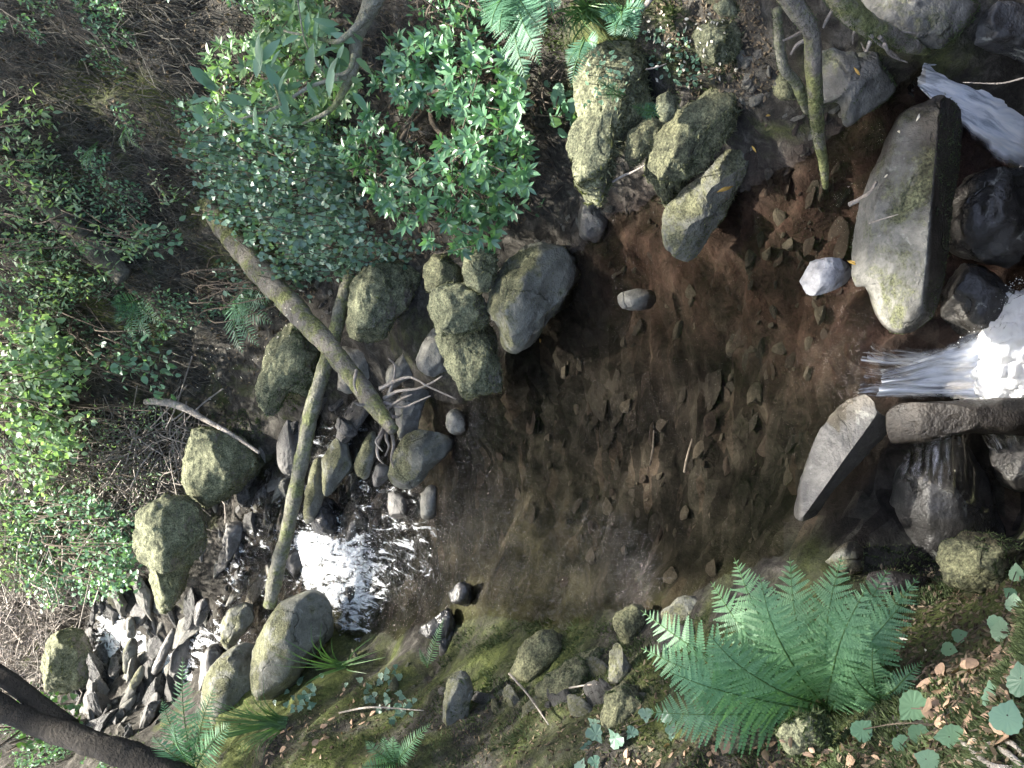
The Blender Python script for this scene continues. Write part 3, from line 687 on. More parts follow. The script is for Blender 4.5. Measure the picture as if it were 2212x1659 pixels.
rock('dark_slab', 'thick broken slate slab with a pale top face beside the lower fall', 'slab',
     q(1659, 553, (600, 885), (645, 920), (700, 1010), (820, 1075), (825, 1170), (750, 1235), (600, 1370), (500, 1450), (400, 1560), (330, 1680), (210, 1720), (180, 1680), (230, 1450), (300, 1250), (370, 1110), (470, 980)),
     z=-.02, mat='rock_slab', thick=1.0, sub=6, facet=1, rough=.02, cuts=[(.38, .55, -.74, .36), (-.45, -.62, -.64, .3)])
rock('boulder', 'smooth dark rounded rock below the white fall, running to the right edge', 'boulder', [(1926, 890), (1945, 873), (2026, 868), (2109, 864), (2230, 862), (2300, 900), (2240, 940), (2126, 935), (2042, 940), (1992, 955), (1946, 966), (1930, 935)], z=-.28, mat='rock_dark', thick=1.0, facet=2, rough=.03)
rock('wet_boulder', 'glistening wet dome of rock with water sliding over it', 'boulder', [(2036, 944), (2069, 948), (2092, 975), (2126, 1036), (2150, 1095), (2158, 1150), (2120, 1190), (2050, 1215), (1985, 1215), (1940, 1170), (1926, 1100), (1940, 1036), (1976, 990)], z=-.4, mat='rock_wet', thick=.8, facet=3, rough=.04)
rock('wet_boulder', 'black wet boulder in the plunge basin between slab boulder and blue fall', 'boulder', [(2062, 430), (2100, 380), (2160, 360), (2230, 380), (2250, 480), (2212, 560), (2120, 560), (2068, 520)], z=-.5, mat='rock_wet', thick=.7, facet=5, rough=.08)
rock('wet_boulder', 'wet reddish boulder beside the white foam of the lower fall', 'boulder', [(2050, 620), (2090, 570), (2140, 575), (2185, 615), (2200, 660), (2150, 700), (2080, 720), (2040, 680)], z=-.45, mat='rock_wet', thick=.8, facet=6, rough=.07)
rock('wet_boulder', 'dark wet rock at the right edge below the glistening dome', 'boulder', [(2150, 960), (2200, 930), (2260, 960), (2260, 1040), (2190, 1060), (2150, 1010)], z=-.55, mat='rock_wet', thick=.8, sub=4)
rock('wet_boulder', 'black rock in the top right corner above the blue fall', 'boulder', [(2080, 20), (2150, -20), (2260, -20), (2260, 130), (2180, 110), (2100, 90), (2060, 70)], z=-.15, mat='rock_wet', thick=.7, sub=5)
rock('white_stone', 'pale white faceted stone in the pool, half out of the water', 'stone', q(1659, 553, (215, 165), (265, 75), (310, 22), (450, 10), (520, 50), (550, 100), (530, 145), (480, 195), (330, 250), (262, 245), (240, 190)), z=.035, mat='rock_pale', thick=.7, facet=10, rough=.04)
rock('stone', 'small oval grey stone standing out of the pool', 'stone', [(1333, 643), (1346, 630), (1393, 624), (1413, 633), (1417, 653), (1403, 667), (1359, 670), (1339, 661)], z=.02, mat='rock_grey', sub=4, rough=.04)
rock('grey_boulder', 'large grey boulder with green tinge on the shore under the bush', 'boulder', [(1053, 640), (1062, 600), (1098, 552), (1150, 530), (1200, 533), (1237, 568), (1254, 605), (1242, 640), (1217, 670), (1182, 695), (1165, 733), (1130, 757), (1095, 748), (1078, 700), (1058, 670)], z=.14, mat='rock_olive', thick=.8, facet=9, rough=.1, moss=5000, ln=.008, mthr=.15)
# --- boulders at the pool head
rock('mossy_boulder', 'yellow-green mossy boulder beside the two crossing logs', 'boulder', q(553, 553, (640, 150), (700, 90), (800, 20), (900, -10), (1000, 40), (1070, 110), (1010, 250), (950, 350), (880, 420), (850, 490), (750, 555), (650, 550), (590, 500), (578, 430), (615, 330), (620, 230)), z=.36, mat='rock_moss', thick=.8, moss=12000, ln=.014, rough=.07)
rock('smooth_rock', 'smooth bluish grey rock just under the yellow-green boulder', 'rock', q(553, 553, (560, 570), (660, 550), (760, 550), (840, 600), (790, 700), (730, 790), (650, 880), (545, 890), (535, 760), (545, 640)), z=.18, mat='rock_grey', thick=.6, facet=3, rough=.03)
rock('mossy_boulder', 'blocky green mossy boulder in two stacked lumps at the pool head', 'boulder',
     [q(553, 553, (1110, 260), (1160, 215), (1300, 190), (1430, 205), (1490, 300), (1510, 420), (1450, 470), (1300, 500), (1180, 520), (1145, 450), (1110, 350)),
      q(553, 553, (1165, 530), (1250, 470), (1400, 420), (1510, 420), (1560, 520), (1565, 640), (1585, 800), (1570, 880), (1450, 895), (1335, 925), (1290, 800), (1230, 700), (1175, 600))],
     z=[.4, .22], mat='rock_moss', thick=.8, moss=20000, ln=.012, rough=.06)
rock('pale_boulder', 'pale smooth boulder tucked left of the two-lump boulder', 'boulder', q(553, 553, (1035, 670), (1080, 570), (1150, 470), (1200, 530), (1220, 620), (1250, 710), (1210, 755), (1140, 785), (1060, 735)), z=.13, mat='rock_grey', facet=4, rough=.04)
rock('stone', 'pointed pale stone among the roots of the fallen log', 'stone', q(553, 553, (830, 800), (860, 720), (940, 650), (965, 570), (990, 640), (1045, 690), (1035, 770), (960, 810), (870, 865)), z=.12, mat='rock_part', sub=4, facet=8)
rock('mossy_stone', 'mossy upright stone behind the grey shore boulder', 'stone', q(553, 553, (1350, 0), (1450, -60), (1550, 0), (1530, 180), (1480, 240), (1400, 210), (1345, 120)), z=.38, mat='rock_moss', moss=2500, sub=4)
rock('mossy_stone', 'mossy stone behind the two-lump boulder beneath the bush', 'stone', q(553, 553, (1080, 60), (1180, -20), (1310, 60), (1330, 180), (1230, 220), (1130, 230), (1090, 150)), z=.4, mat='rock_dmoss', moss=3000, sub=4)
rock('pale_stone', 'whitish broken stone standing between log roots and the round stream boulder', 'stone', q(553, 553, (900, 970), (950, 890), (1040, 865), (1120, 880), (1085, 970), (1055, 1060), (1035, 1160), (985, 1170), (930, 1210), (905, 1080)), z=.14, mat='rock_part', facet=9, sub=5)
rock('round_boulder', 'grey boulder with a notched edge standing in the shallows at the pool head', 'boulder', q(553, 553, (865, 1370), (885, 1290), (940, 1205), (990, 1155), (1100, 1125), (1200, 1145), (1295, 1190), (1240, 1285), (1150, 1355), (1090, 1435), (1020, 1505), (920, 1505), (858, 1450)), z=.14, mat='rock_olive', thick=.8, facet=7, rough=.05)
rock('stone', 'long narrow grey stone left of the notched boulder, second from it', 'stone', q(553, 553, (425, 1310), (480, 1220), (530, 1150), (570, 1170), (612, 1290), (618, 1390), (560, 1455), (480, 1550), (435, 1505)), z=.22, mat='rock_olive', facet=6, sub=5)
rock('stone', 'dark narrow stone immediately left of the notched boulder', 'stone', q(553, 553, (645, 1310), (700, 1200), (760, 1130), (775, 1250), (745, 1390), (700, 1450), (635, 1390)), z=.17, mat='rock_olive', facet=6, sub=4)
rock('flat_stone', 'small flat grey stone standing in water below the notched boulder', 'stone', q(553, 553, (1068, 1550), (1120, 1485), (1172, 1500), (1165, 1640), (1152, 1700), (1070, 1700)), z=.03, mat='rock_grey', sub=4)
rock('stone', 'crumbly grey stone in the shallows below the two-lump boulder', 'stone', q(553, 553, (1235, 1030), (1290, 990), (1385, 1070), (1360, 1145), (1290, 1160), (1235, 1115)), z=.03, mat='rock_grey', sub=4, facet=9, rough=.08)
rock('stone', 'long grey stone lying along the slim leaning trunk', 'stone', q(553, 553, (365, 1340), (420, 1290), (432, 1480), (425, 1600), (375, 1710), (300, 1730), (330, 1500)), z=.3, mat='rock_olive', sub=4)
rock('stone', 'small stone between the notched boulder and the dark narrow stone', 'stone', q(553, 553, (755, 1430), (790, 1350), (865, 1370), (860, 1440), (770, 1500)), z=.12, mat='rock_dark', sub=4)
rock('stone', 'flat wet stone just below the notched boulder, half awash', 'stone', q(553, 553, (850, 1530), (960, 1535), (1040, 1600), (1000, 1680), (870, 1690)), z=.01, mat='rock_dark', sub=4, facet=8)
rock('stone', 'dark hollow stone in the stream beneath the crossing logs', 'stone', q(553, 553, (508, 1100), (540, 1040), (640, 1100), (650, 1160), (560, 1160)), z=.22, mat='rock_dark', sub=4)
rock('stone', 'wet black rock splitting the bright cascade from above', 'stone', q(553, 1106, (370, -60), (480, -90), (560, 20), (560, 130), (470, 150), (370, 130), (350, 30)), z=.2, mat='rock_wet', sub=5, facet=7)
rock('stone', 'wet black rock standing in the bright cascade left of the white water', 'stone', q(553, 1106, (190, 350), (240, 240), (290, 250), (335, 360), (280, 430), (215, 400)), z=.27, mat='rock_wet', sub=4)
rock('stone', 'black wet oval stone where the cascade enters the pool', 'stone', q(553, 1106, (578, 490), (650, 455), (695, 425), (705, 520), (645, 655), (580, 620)), z=.07, mat='rock_wet', sub=4)
rock('stone', 'wedge shaped wet rock beside the cascade below the black rock', 'stone', q(553, 1106, (600, 60), (700, 20), (720, 110), (640, 170), (570, 200)), z=.08, mat='rock_dark', sub=4)
# --- upstream
rock('mossy_boulder', 'dark mossy boulder far upstream with a narrow foot standing at the water', 'boulder', [[(283, 1153), (298, 1120), (330, 1085), (366, 1068), (405, 1078), (433, 1110), (440, 1160), (430, 1199), (406, 1223), (376, 1235), (330, 1225), (300, 1205), (288, 1183)], [(310, 1180), (405, 1180), (400, 1250), (384, 1300), (362, 1328), (343, 1318), (322, 1260)]], z=[1.0, .93], mat='rock_moss', thick=.7, moss=12000, ln=.016, rough=.07)
rock('mossy_boulder', 'broad brown-green mossy hump on the far bank above the stream', 'boulder', [(385, 1000), (395, 950), (440, 925), (510, 935), (545, 960), (560, 1000), (520, 1050), (470, 1090), (425, 1100), (390, 1060)], z=.68, mat='rock_moss', thick=.8, moss=14000, ln=.014, rough=.06)
rock('mossy_boulder', 'mossy bank rock left of the crossing logs with a bright green tip', 'boulder', [(560, 780), (600, 720), (660, 700), (690, 740), (680, 800), (660, 850), (620, 850), (590, 900), (560, 870)], z=.5, mat='rock_moss', thick=.7, moss=12000, mossmat='mossgreen', ln=.013, rough=.08)
rock('boulder', 'large rounded grey-green boulder beside the bright cascade on the near bank', 'boulder', [(538, 1450), (545, 1400), (573, 1353), (603, 1306), (630, 1289), (670, 1277), (698, 1290), (715, 1319), (716, 1375), (680, 1415), (656, 1445), (633, 1490), (600, 1520), (560, 1510), (540, 1480)], z=.5, mat='rock_olive', thick=.8, facet=3, rough=.03, moss=3000, ln=.008, mthr=.2)
rock('boulder', 'tall dark boulder with a mossy back left of the rounded grey-green boulder', 'boulder', [(425, 1510), (445, 1460), (480, 1415), (515, 1395), (545, 1400), (552, 1450), (545, 1510), (530, 1570), (470, 1590), (430, 1570)], z=.68, mat='rock_olive', thick=.8, facet=3, rough=.04)
rock('boulder', 'cracked pale boulder between cascade and the tip of the slim trunk', 'boulder', q(0, 1106, (1440, 700), (1500, 620), (1600, 595), (1650, 690), (1550, 820), (1490, 910), (1445, 880), (1432, 780)), z=.52, mat='rock_olive', thick=.7, facet=7)
rock('boulder', 'grey rounded boulder far upstream just above the dark leaning tree', 'boulder', q(0, 1106, (495, 1330), (540, 1250), (650, 1200), (760, 1185), (785, 1240), (765, 1310), (680, 1410), (560, 1400)), z=1.0, mat='rock_part', facet=5, rough=.06)
rock('slab', 'tilted grey slab leaning at the far water edge under the mossy foot boulder', 'slab', q(0, 1106, (1330, 70), (1425, 110), (1425, 200), (1365, 300), (1320, 410), (1268, 350), (1255, 250), (1280, 150)), z=.5, mat='rock_slab', facet=5)
rock('slab', 'narrow upright slab on the far shore right of the tilted slab', 'slab', q(0, 1106, (1460, 80), (1570, 50), (1595, 120), (1525, 260), (1470, 320), (1455, 200)), z=.45, mat='rock_slab', facet=5, sub=4)
rock('slab', 'grey slab awash beside the sunlit riffle with pale streak', 'slab', q(0, 1106, (1280, 1100), (1310, 950), (1370, 860), (1430, 880), (1440, 960), (1380, 1080), (1300, 1170)), z=.56, mat='rock_slab', facet=5, sub=4)
rock('standing_stone', 'leaning slate stone standing in the middle of the sunlit riffle', 'stone', q(0, 1106, (795, 880), (840, 815), (885, 840), (885, 930), (855, 1060), (805, 1030)), z=.86, mat='rock_olive', facet=7, sub=4)
rock('standing_stone', 'pale stone just above the leaning slate stone in the riffle', 'stone', q(0, 1106, (815, 690), (860, 680), (875, 800), (830, 815)), z=.92, mat='rock_grey', facet=7, sub=4)
rock('slab', 'long dark slab edging the sunlit riffle towards the smooth water', 'slab', q(0, 1106, (1000, 980), (1060, 850), (1115, 750), (1140, 800), (1095, 910), (1030, 1040), (975, 1040)), z=.74, mat='rock_slab', facet=4, sub=4)
rock('stone', 'red-tipped stone at the riffle foot next to the grey far boulder', 'stone', q(0, 1106, (830, 1130), (900, 1010), (935, 1000), (925, 1070), (880, 1145), (840, 1160)), z=.86, mat='rock_olive', facet=6, sub=4)
rock('stone', 'dark stone in smooth water upstream beside a rusty patch', 'stone', q(0, 1106, (1250, 700), (1270, 600), (1340, 560), (1350, 650), (1290, 740)), z=.62, mat='rock_dark', facet=6, sub=4)
rock('mossy_boulder', 'sun-bleached mossy mound at the far left under the twig tangle', 'boulder', [(90, 1440), (100, 1380), (140, 1360), (180, 1380), (195, 1430), (180, 1480), (130, 1500), (100, 1490)], d=8.6, mat='rock_moss', thick=.7, moss=6000, ln=.02)
# --- near bank
rock('dark_stone', 'black stone with a white glint alone in the green shallows', 'stone', q(553, 1106, (1248, 530), (1320, 448), (1400, 485), (1415, 570), (1360, 612), (1270, 578)), z=.03, mat='rock_wet', sub=4, facet=8)
rock('dark_stone', 'black arrow-shaped stone at the green shallows under a fern tip', 'stone', q(553, 1106, (1035, 810), (1060, 750), (1150, 680), (1250, 622), (1285, 700), (1295, 800), (1335, 930), (1290, 985), (1200, 970), (1180, 850), (1100, 810)), z=.06, mat='rock_wet', sub=5, facet=8)
rock('stone', 'squared pale brown stone block set upright in the near bank', 'stone', q(553, 1106, (1240, 1080), (1350, 1050), (1400, 1150), (1385, 1300), (1360, 1430), (1215, 1420), (1215, 1250)), z=.5, mat='rock_olive', sub=5, facet=8, moss=2500, mossmat='mossgreen', mthr=.1)
rock('dark_boulder', 'rounded dark boulder on the near shore at the edge of the pool', 'boulder', q(1106, 1106, (0, 1010), (60, 880), (150, 800), (250, 780), (325, 820), (340, 900), (285, 1010), (200, 1110), (80, 1125), (-10, 1080)), z=.15, mat='rock_dmoss', facet=5, rough=.05, moss=1500, ln=.007)
rock('mossy_boulder', 'green mossy boulder with forked ridges below the rounded dark boulder', 'boulder', q(1106, 1106, (150, 1160), (250, 1055), (400, 955), (560, 890), (610, 950), (570, 1050), (570, 1180), (500, 1260), (350, 1350), (230, 1390), (170, 1270)), z=.32, mat='rock_dmoss', facet=6, rough=.1, moss=9000, mossmat='mossgreen', ln=.011)
rock('stone', 'upright pale-edged stone on the near bank left of the big fern', 'stone', q(1106, 1106, (635, 920), (680, 850), (725, 920), (770, 1000), (810, 1080), (740, 1150), (630, 1110)), z=.32, mat='rock_olive', facet=6, sub=5)
rock('stone', 'brown stone half under water beyond the tips of the big fern', 'stone', q(1106, 1106, (670, 660), (780, 600), (870, 640), (820, 800), (850, 900), (750, 950), (700, 850), (655, 740)), z=.1, mat='rock_dmoss', facet=6, sub=5)
rock('stone', 'brown flat stone at the waterline behind the big fern', 'stone', q(1106, 1106, (960, 660), (1100, 555), (1230, 580), (1260, 760), (1150, 820), (1000, 790)), z=.06, mat='rock_olive', facet=5, sub=5)
rock('mossy_boulder', 'mossy lump under the lowest left frond of the big fern', 'boulder', q(1106, 1106, (600, 1180), (700, 1120), (830, 1160), (860, 1300), (840, 1500), (700, 1520), (600, 1420)), z=.5, mat='rock_dmoss', facet=5, moss=6000, mossmat='mossgreen', ln=.012)
rock('mossy_boulder', 'green mossy rock at the right edge of the near bank beside the wet dome', 'boulder', q(1659, 1106, (1150, 240), (1250, 170), (1400, 140), (1600, 190), (1750, 230), (1750, 480), (1300, 510), (1180, 450), (1140, 350)), z=-.02, mat='rock_dmoss', facet=5, moss=9000, mossmat='mossgreen', ln=.009)
rock('stone', 'olive stone block directly behind the right half of the big fern', 'stone', q(1659, 1106, (380, 330), (470, 230), (560, 190), (615, 250), (600, 350), (500, 400)), z=.0, mat='rock_olive', sub=4, moss=800, ln=.007)
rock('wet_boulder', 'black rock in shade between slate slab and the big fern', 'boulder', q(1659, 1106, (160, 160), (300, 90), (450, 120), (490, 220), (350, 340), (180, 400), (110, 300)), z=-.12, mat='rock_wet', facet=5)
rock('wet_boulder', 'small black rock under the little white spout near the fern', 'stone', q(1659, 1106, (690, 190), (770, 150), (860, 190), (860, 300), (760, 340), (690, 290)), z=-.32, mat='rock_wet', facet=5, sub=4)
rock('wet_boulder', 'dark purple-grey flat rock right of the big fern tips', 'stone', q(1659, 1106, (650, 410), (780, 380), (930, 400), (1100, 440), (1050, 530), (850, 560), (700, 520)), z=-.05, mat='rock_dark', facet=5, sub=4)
rock('mossy_mound', 'bright green moss cushion below the crown of the big fern', 'moss', q(1106, 1106, (1330, 1480), (1400, 1360), (1530, 1300), (1680, 1320), (1760, 1400), (1700, 1500), (1500, 1540), (1380, 1560)), z=.78, mat='rock_moss', moss=9000, mossmat='mossgreen', ln=.014, facet=0, thick=.5)
rock('mossy_mound', 'bright green moss cushion at the bottom edge right of the first cushion', 'moss', q(1659, 1106, (60, 1440), (150, 1350), (280, 1320), (380, 1380), (400, 1500), (280, 1560), (140, 1560)), z=.9, mat='rock_moss', moss=8000, mossmat='mossgreen', ln=.013, facet=0, thick=.5)

# --- repeated stones: a few shapes, many copies
def stone_proto(name, seed, sx, sy, sz, mat, sub=4, facet=9):
    S, Fc = ico(sub); S = S.copy(); rs = np.random.default_rng(seed)
    for k in range(facet):
        n = nrm(rs.normal(size=3)); dd = rs.uniform(.45, .8); S -= np.maximum(0, S @ n - dd)[:, None] * n
    S = S * (1 + .14 * fbm(S * 1.8 + seed, 4, seed) + .04 * ridged(S * 5 + seed, 2, seed))[:, None] * np.array([sx, sy, sz])
    g = Geo(); g.add(S, Fc); o = mk(name, g, G[mat], smooth=False); return o
def scatter(protos, pts, label, cat, group, smin, smax, rot=None, tilt=.25, seed=1, sink=.2):
    rs = random.Random(seed); used_ = set()
    for i, pnt in enumerate(pts):
        k = rs.randrange(len(protos)); src = protos[k]
        o = src if k not in used_ else src.copy()
        if k in used_: sc.collection.objects.link(o)
        used_.add(k)
        s = smin * (smax / smin) ** (rs.random() ** 1.6)
        o.scale = (s * rs.uniform(.8, 1.3), s * rs.uniform(.7, 1.2), s * rs.uniform(.7, 1.2))
        o.rotation_euler = (rs.gauss(0, tilt), rs.gauss(0, tilt), (rs.uniform(0, 6.28) if rot is None else rot + rs.gauss(0, .35)))
        o.location = (pnt[0], pnt[1], pnt[2] + s * sink * .3)
        tag(o, label, cat, group)
    for k in range(len(protos)):
        if k not in used_: bpy.data.objects.remove(protos[k])
def rand_poly(poly, n, rs):
    P = np.array(poly); lo, hi = P.min(0), P.max(0); out = []
    while len(out) < n:
        q_ = rs.uniform(lo, hi, (n * 3, 2)); q_ = q_[inpoly(q_[:, 0], q_[:, 1], poly)]; out += list(q_)
    return np.array(out[:n])
rs = np.random.default_rng(11)
# flat stones on the pool bed
pr = [stone_proto('submerged_stone', 200 + i, 1.0, .36 + .12 * (i % 3), .16, 'bedstone' if i % 4 else 'bedrust') for i in range(9)]
pp = rand_poly([(1050, 900), (1250, 720), (1500, 620), (1700, 450), (1830, 500), (1800, 800), (1780, 1000), (1680, 1150), (1400, 1250), (1200, 1220), (1020, 1100)], 150, rs)
scatter(pr, hit(pp[:, 0], pp[:, 1]), 'flat brown slate stone lying under the clear water of the pool', 'stone', 'flat stones on the pool bed', .03, .14, rot=-.3, tilt=.07, seed=2, sink=-.32)
pr = [stone_proto('pebble', 215 + i, 1, .6, .4, ['bedlight', 'bedrust', 'bedlight'][i % 3]) for i in range(6)]
pp = rand_poly([(1060, 920), (1250, 720), (1500, 620), (1700, 450), (1820, 560), (1800, 850), (1760, 1050), (1650, 1200), (1400, 1300), (1150, 1240)], 150, rs)
scatter(pr, hit(pp[:, 0], pp[:, 1]), 'small light pebble lying on the dark bed of the pool', 'pebble', 'light pebbles on the pool bed', .014, .06, rot=-.3, seed=7, sink=1.2)
pr = [stone_proto('pebble', 230 + i, 1, .65, .35, ['bedrust', 'bedrust', 'rock_grey'][i % 3]) for i in range(6)]
pp = np.vstack([rand_poly([(1640, 250), (1760, 200), (1870, 260), (1830, 420), (1760, 560), (1660, 420), (1600, 480), (1560, 420)], 110, rs), rand_poly([(1200, 480), (1330, 400), (1440, 440), (1400, 560), (1300, 620), (1240, 560)], 70, rs)])
scatter(pr, hit(pp[:, 0], pp[:, 1]), 'small rusty pebble in the red shallows along the right bank', 'pebble', 'rusty pebbles in the shallows', .012, .055, rot=-.3, seed=3)
pr = [stone_proto('riffle_stone', 260 + i, 1.25, .55, .38, ['rock_grey', 'rock_dark', 'rock_wetgrey', 'rock_slab'][i % 4]) for i in range(8)]
pp = np.vstack([rand_poly([(190, 1330), (290, 1270), (400, 1280), (450, 1330), (430, 1430), (330, 1580), (200, 1600), (120, 1560), (180, 1440)], 165, rs),
                rand_poly([(450, 1080), (560, 970), (660, 880), (720, 900), (690, 1010), (640, 1120), (560, 1300), (470, 1290), (440, 1180)], 60, rs),
                rand_poly([(700, 880), (840, 820), (870, 1010), (800, 1150), (690, 1130), (680, 1000)], 45, rs)])
hp = hit(pp[:, 0], pp[:, 1]); scatter(pr, hp, 'small grey slate stone in the stony riffle upstream of the pool', 'stone', 'stones in the upstream riffle', .04, .25, rot=-.5, tilt=.35, seed=4)
pr = [stone_proto('shore_stone', 290 + i, 1, .7, .45, ['rock_dmoss', 'rock_olive', 'rock_dark'][i % 3]) for i in range(6)]
pp0 = rand_poly([(1900, 1230), (2140, 1240), (2060, 1420), (1950, 1400)], 14, rs)
pp = rand_poly([(720, 1400), (800, 1430), (1000, 1450), (1200, 1470), (1400, 1400), (1500, 1340), (1420, 1500), (1200, 1560), (1000, 1520), (800, 1480)], 45, rs)
scatter(pr, hit(pp[:, 0], pp[:, 1]), 'small dark stone along the near shore of the pool', 'stone', 'stones along the near shore', .03, .1, seed=5)
pr = [stone_proto('bank_stone', 320 + i, 1, .7, .5, ['rock_dark', 'rock_grey'][i % 2]) for i in range(6)]
pp = np.vstack([rand_poly([(1580, 130), (1640, 100), (1690, 190), (1650, 240), (1590, 230)], 45, rs), rand_poly([(1150, 520), (1220, 470), (1270, 480), (1260, 560), (1230, 560)], 18, rs), rand_poly([(640, 620), (720, 600), (730, 700), (680, 700)], 22, rs)])
scatter(pr, hit(pp[:, 0], pp[:, 1]), 'small loose stone on the bare earth of the right bank', 'stone', 'loose stones on the right bank', .012, .05, seed=6)

# ------------------------------------------------------------------ falls
def fall(name, top, bot, mat, nu=40, nv=40, wob=.02, seed=0, pw=1.6, label=None):
    """a sheet of falling water between an upper and a lower edge (picture x, y, height)"""
    T = catmull(np.array([atz(np.float64(x), np.float64(y), z) for x, y, z in top]), nu)
    B = catmull(np.array([atz(np.float64(x), np.float64(y), z) for x, y, z in bot]), nu)
    s = np.linspace(0, 1, nv)[:, None, None]
    P = T[None] * (1 - s) + B[None] * s
    P[..., 2] = T[None, :, 2] + (B[None, :, 2] - T[None, :, 2]) * (s[..., 0] ** pw)
    uu, vv = np.meshgrid(np.linspace(0, 1, nu), np.linspace(0, 1, nv))
    nz = fbm(np.stack([uu * 14, vv * 2.5, uu * 0 + seed], -1), 3, seed)
    P[..., 2] += wob * nz * (.3 + vv); P[..., 1] -= wob * nz * .8; P[..., 0] += 1.6 * wob * vv * fbm(np.stack([uu * 5, vv * 5, uu * 0 + seed], -1), 3, seed + 7)
    L = np.linalg.norm(T[0] - T[-1]) + .05; H = np.linalg.norm((B - T).mean(0)) + .05
    g = Geo(); g.add(P.reshape(-1, 3), grid_faces(nu, nv), np.c_[uu.ravel() * L * 3, vv.ravel()])
    return tag(mk(name, g, G[mat], uv=True, attrs=dict(side=np.minimum(uu, 1 - uu).ravel() * 2)), kind='structure')
fall('waterfall', [(1893, 715, .005), (1880, 750, .01), (1868, 800, .01), (1855, 845, .01), (1850, 868, .01)], [(2020, 795, -.42), (2040, 805, -.45), (2045, 820, -.46), (2050, 840, -.46), (2060, 866, -.45)], 'fall', 60, 40, .01, 1)
fall('waterfall', [(2015, 800, -.36), (2030, 820, -.4), (2040, 845, -.42), (2040, 866, -.42)], [(2130, 700, -.62), (2180, 740, -.68), (2220, 800, -.7), (2240, 866, -.7)], 'fallw', 50, 30, .015, 2, 1.0)
fall('waterfall', [(1995, 120, .0), (1990, 150, .0), (1985, 185, -.01), (2005, 200, -.02)], [(2260, 130, -.5), (2260, 230, -.55), (2250, 330, -.6), (2210, 400, -.62)], 'fallb', 60, 50, .018, 3, 1.3)
foam_later = [([(1842, 1110), (1870, 1085), (1915, 1078), (1920, 1115), (1890, 1150), (1850, 1145)], -.24, 906, .25)]
fall('water_film', [(1945, 965, -.2), (2000, 945, -.2), (2060, 940, -.2), (2110, 935, -.25)], [(1900, 1210, -.36), (1990, 1235, -.36), (2070, 1200, -.42), (2160, 1150, -.5)], 'film', 50, 50, .03, 5, 1.2)
fall('waterfall', [(2100, 945, -.4), (2150, 935, -.42), (2212, 935, -.45)], [(2170, 1010, -.6), (2212, 1035, -.65), (2260, 1040, -.7)], 'fall', 30, 24, .03, 6, 1.2)
fall('waterfall', [(1960, 190, .0), (1972, 175, .0), (1990, 160, .0)], [(2010, 250, -.25), (2030, 240, -.3), (2060, 220, -.35)], 'fall', 20, 20, .02, 8)
def foam_blob(poly, z, seed, thick=.25):
    g = Geo(); c, s = rock_shell(g, poly, z, None, thick, seed, 6, 0, .12, .9, (), .02)
    tag(mk('foam', g, G['foam'], loc=c), kind='structure')
foam_blob([(2035, 815), (2080, 770), (2115, 715), (2160, 665), (2250, 600), (2340, 700), (2330, 850), (2250, 866), (2100, 868), (2045, 855)], -.62, 900, .45)
foam_blob([(2110, 760), (2150, 700), (2212, 640), (2300, 700), (2300, 840), (2200, 855), (2120, 840)], -.5, 904, .5)
fall('waterfall', [(1900, 790, -.0), (1905, 815, -.0), (1900, 840, .0), (1890, 866, .0)], [(2180, 690, -.55), (2200, 760, -.55), (2230, 830, -.6), (2240, 868, -.6)], 'fallw', 60, 50, .012, 12, 1.15)
fall('waterfall', [(1870, 730, .005), (1862, 770, .01), (1856, 810, .01)], [(2100, 770, -.45), (2120, 790, -.48), (2140, 830, -.5)], 'fall', 60, 50, .012, 13, 1.1)
foam_blob(*foam_later[0])
foam_blob([(2160, 1010), (2190, 985), (2240, 970), (2260, 1030), (2200, 1050)], -.66, 901)
foam_blob([(2110, 260), (2170, 240), (2260, 220), (2260, 420), (2212, 410), (2150, 350)], -.62, 902, .3)
# flying drops round the white water
def spray(poly, z0, z1, n, seed, r=.0016):
    rs = np.random.default_rng(seed); q_ = rand_poly(poly, n, rs); P = atz(q_[:, 0], q_[:, 1], rs.uniform(z0, z1, n) ); g = Geo()
    S, Fc = ico(1); place(g, S, Fc, P, rs.normal(size=(n, 3)), rs.normal(size=(n, 3)), r * rs.uniform(.3, 1.3, n) ** 2)
    tag(mk('spray', g, G['foam']), 'white drops of spray round the falling water', 'spray', kind='stuff')
spray([(1990, 780), (2060, 740), (2130, 640), (2212, 590), (2212, 700), (2100, 860), (2000, 860)], -.65, -.35, 1500, 1)
spray([(640, 1150), (800, 1130), (820, 1250), (720, 1340), (640, 1280)], .05, .22, 700, 2, .003)
# dark water of the lower basin
g = Geo(); bx_ = np.linspace(-1.2, 2.2, 70); by_ = np.linspace(.9, 2.35, 50); BX, BY = np.meshgrid(bx_, by_)
g.add(np.c_[BX.ravel(), BY.ravel(), -.66 + .012 * fbm(np.c_[BX.ravel() * 8, BY.ravel() * 8, BX.ravel() * 0], 3, 5)], grid_faces(70, 50))
tag(mk('water', g, G['water'], attrs=dict(foam=np.zeros(3500), ripple=np.full(3500, .9))), kind='structure')

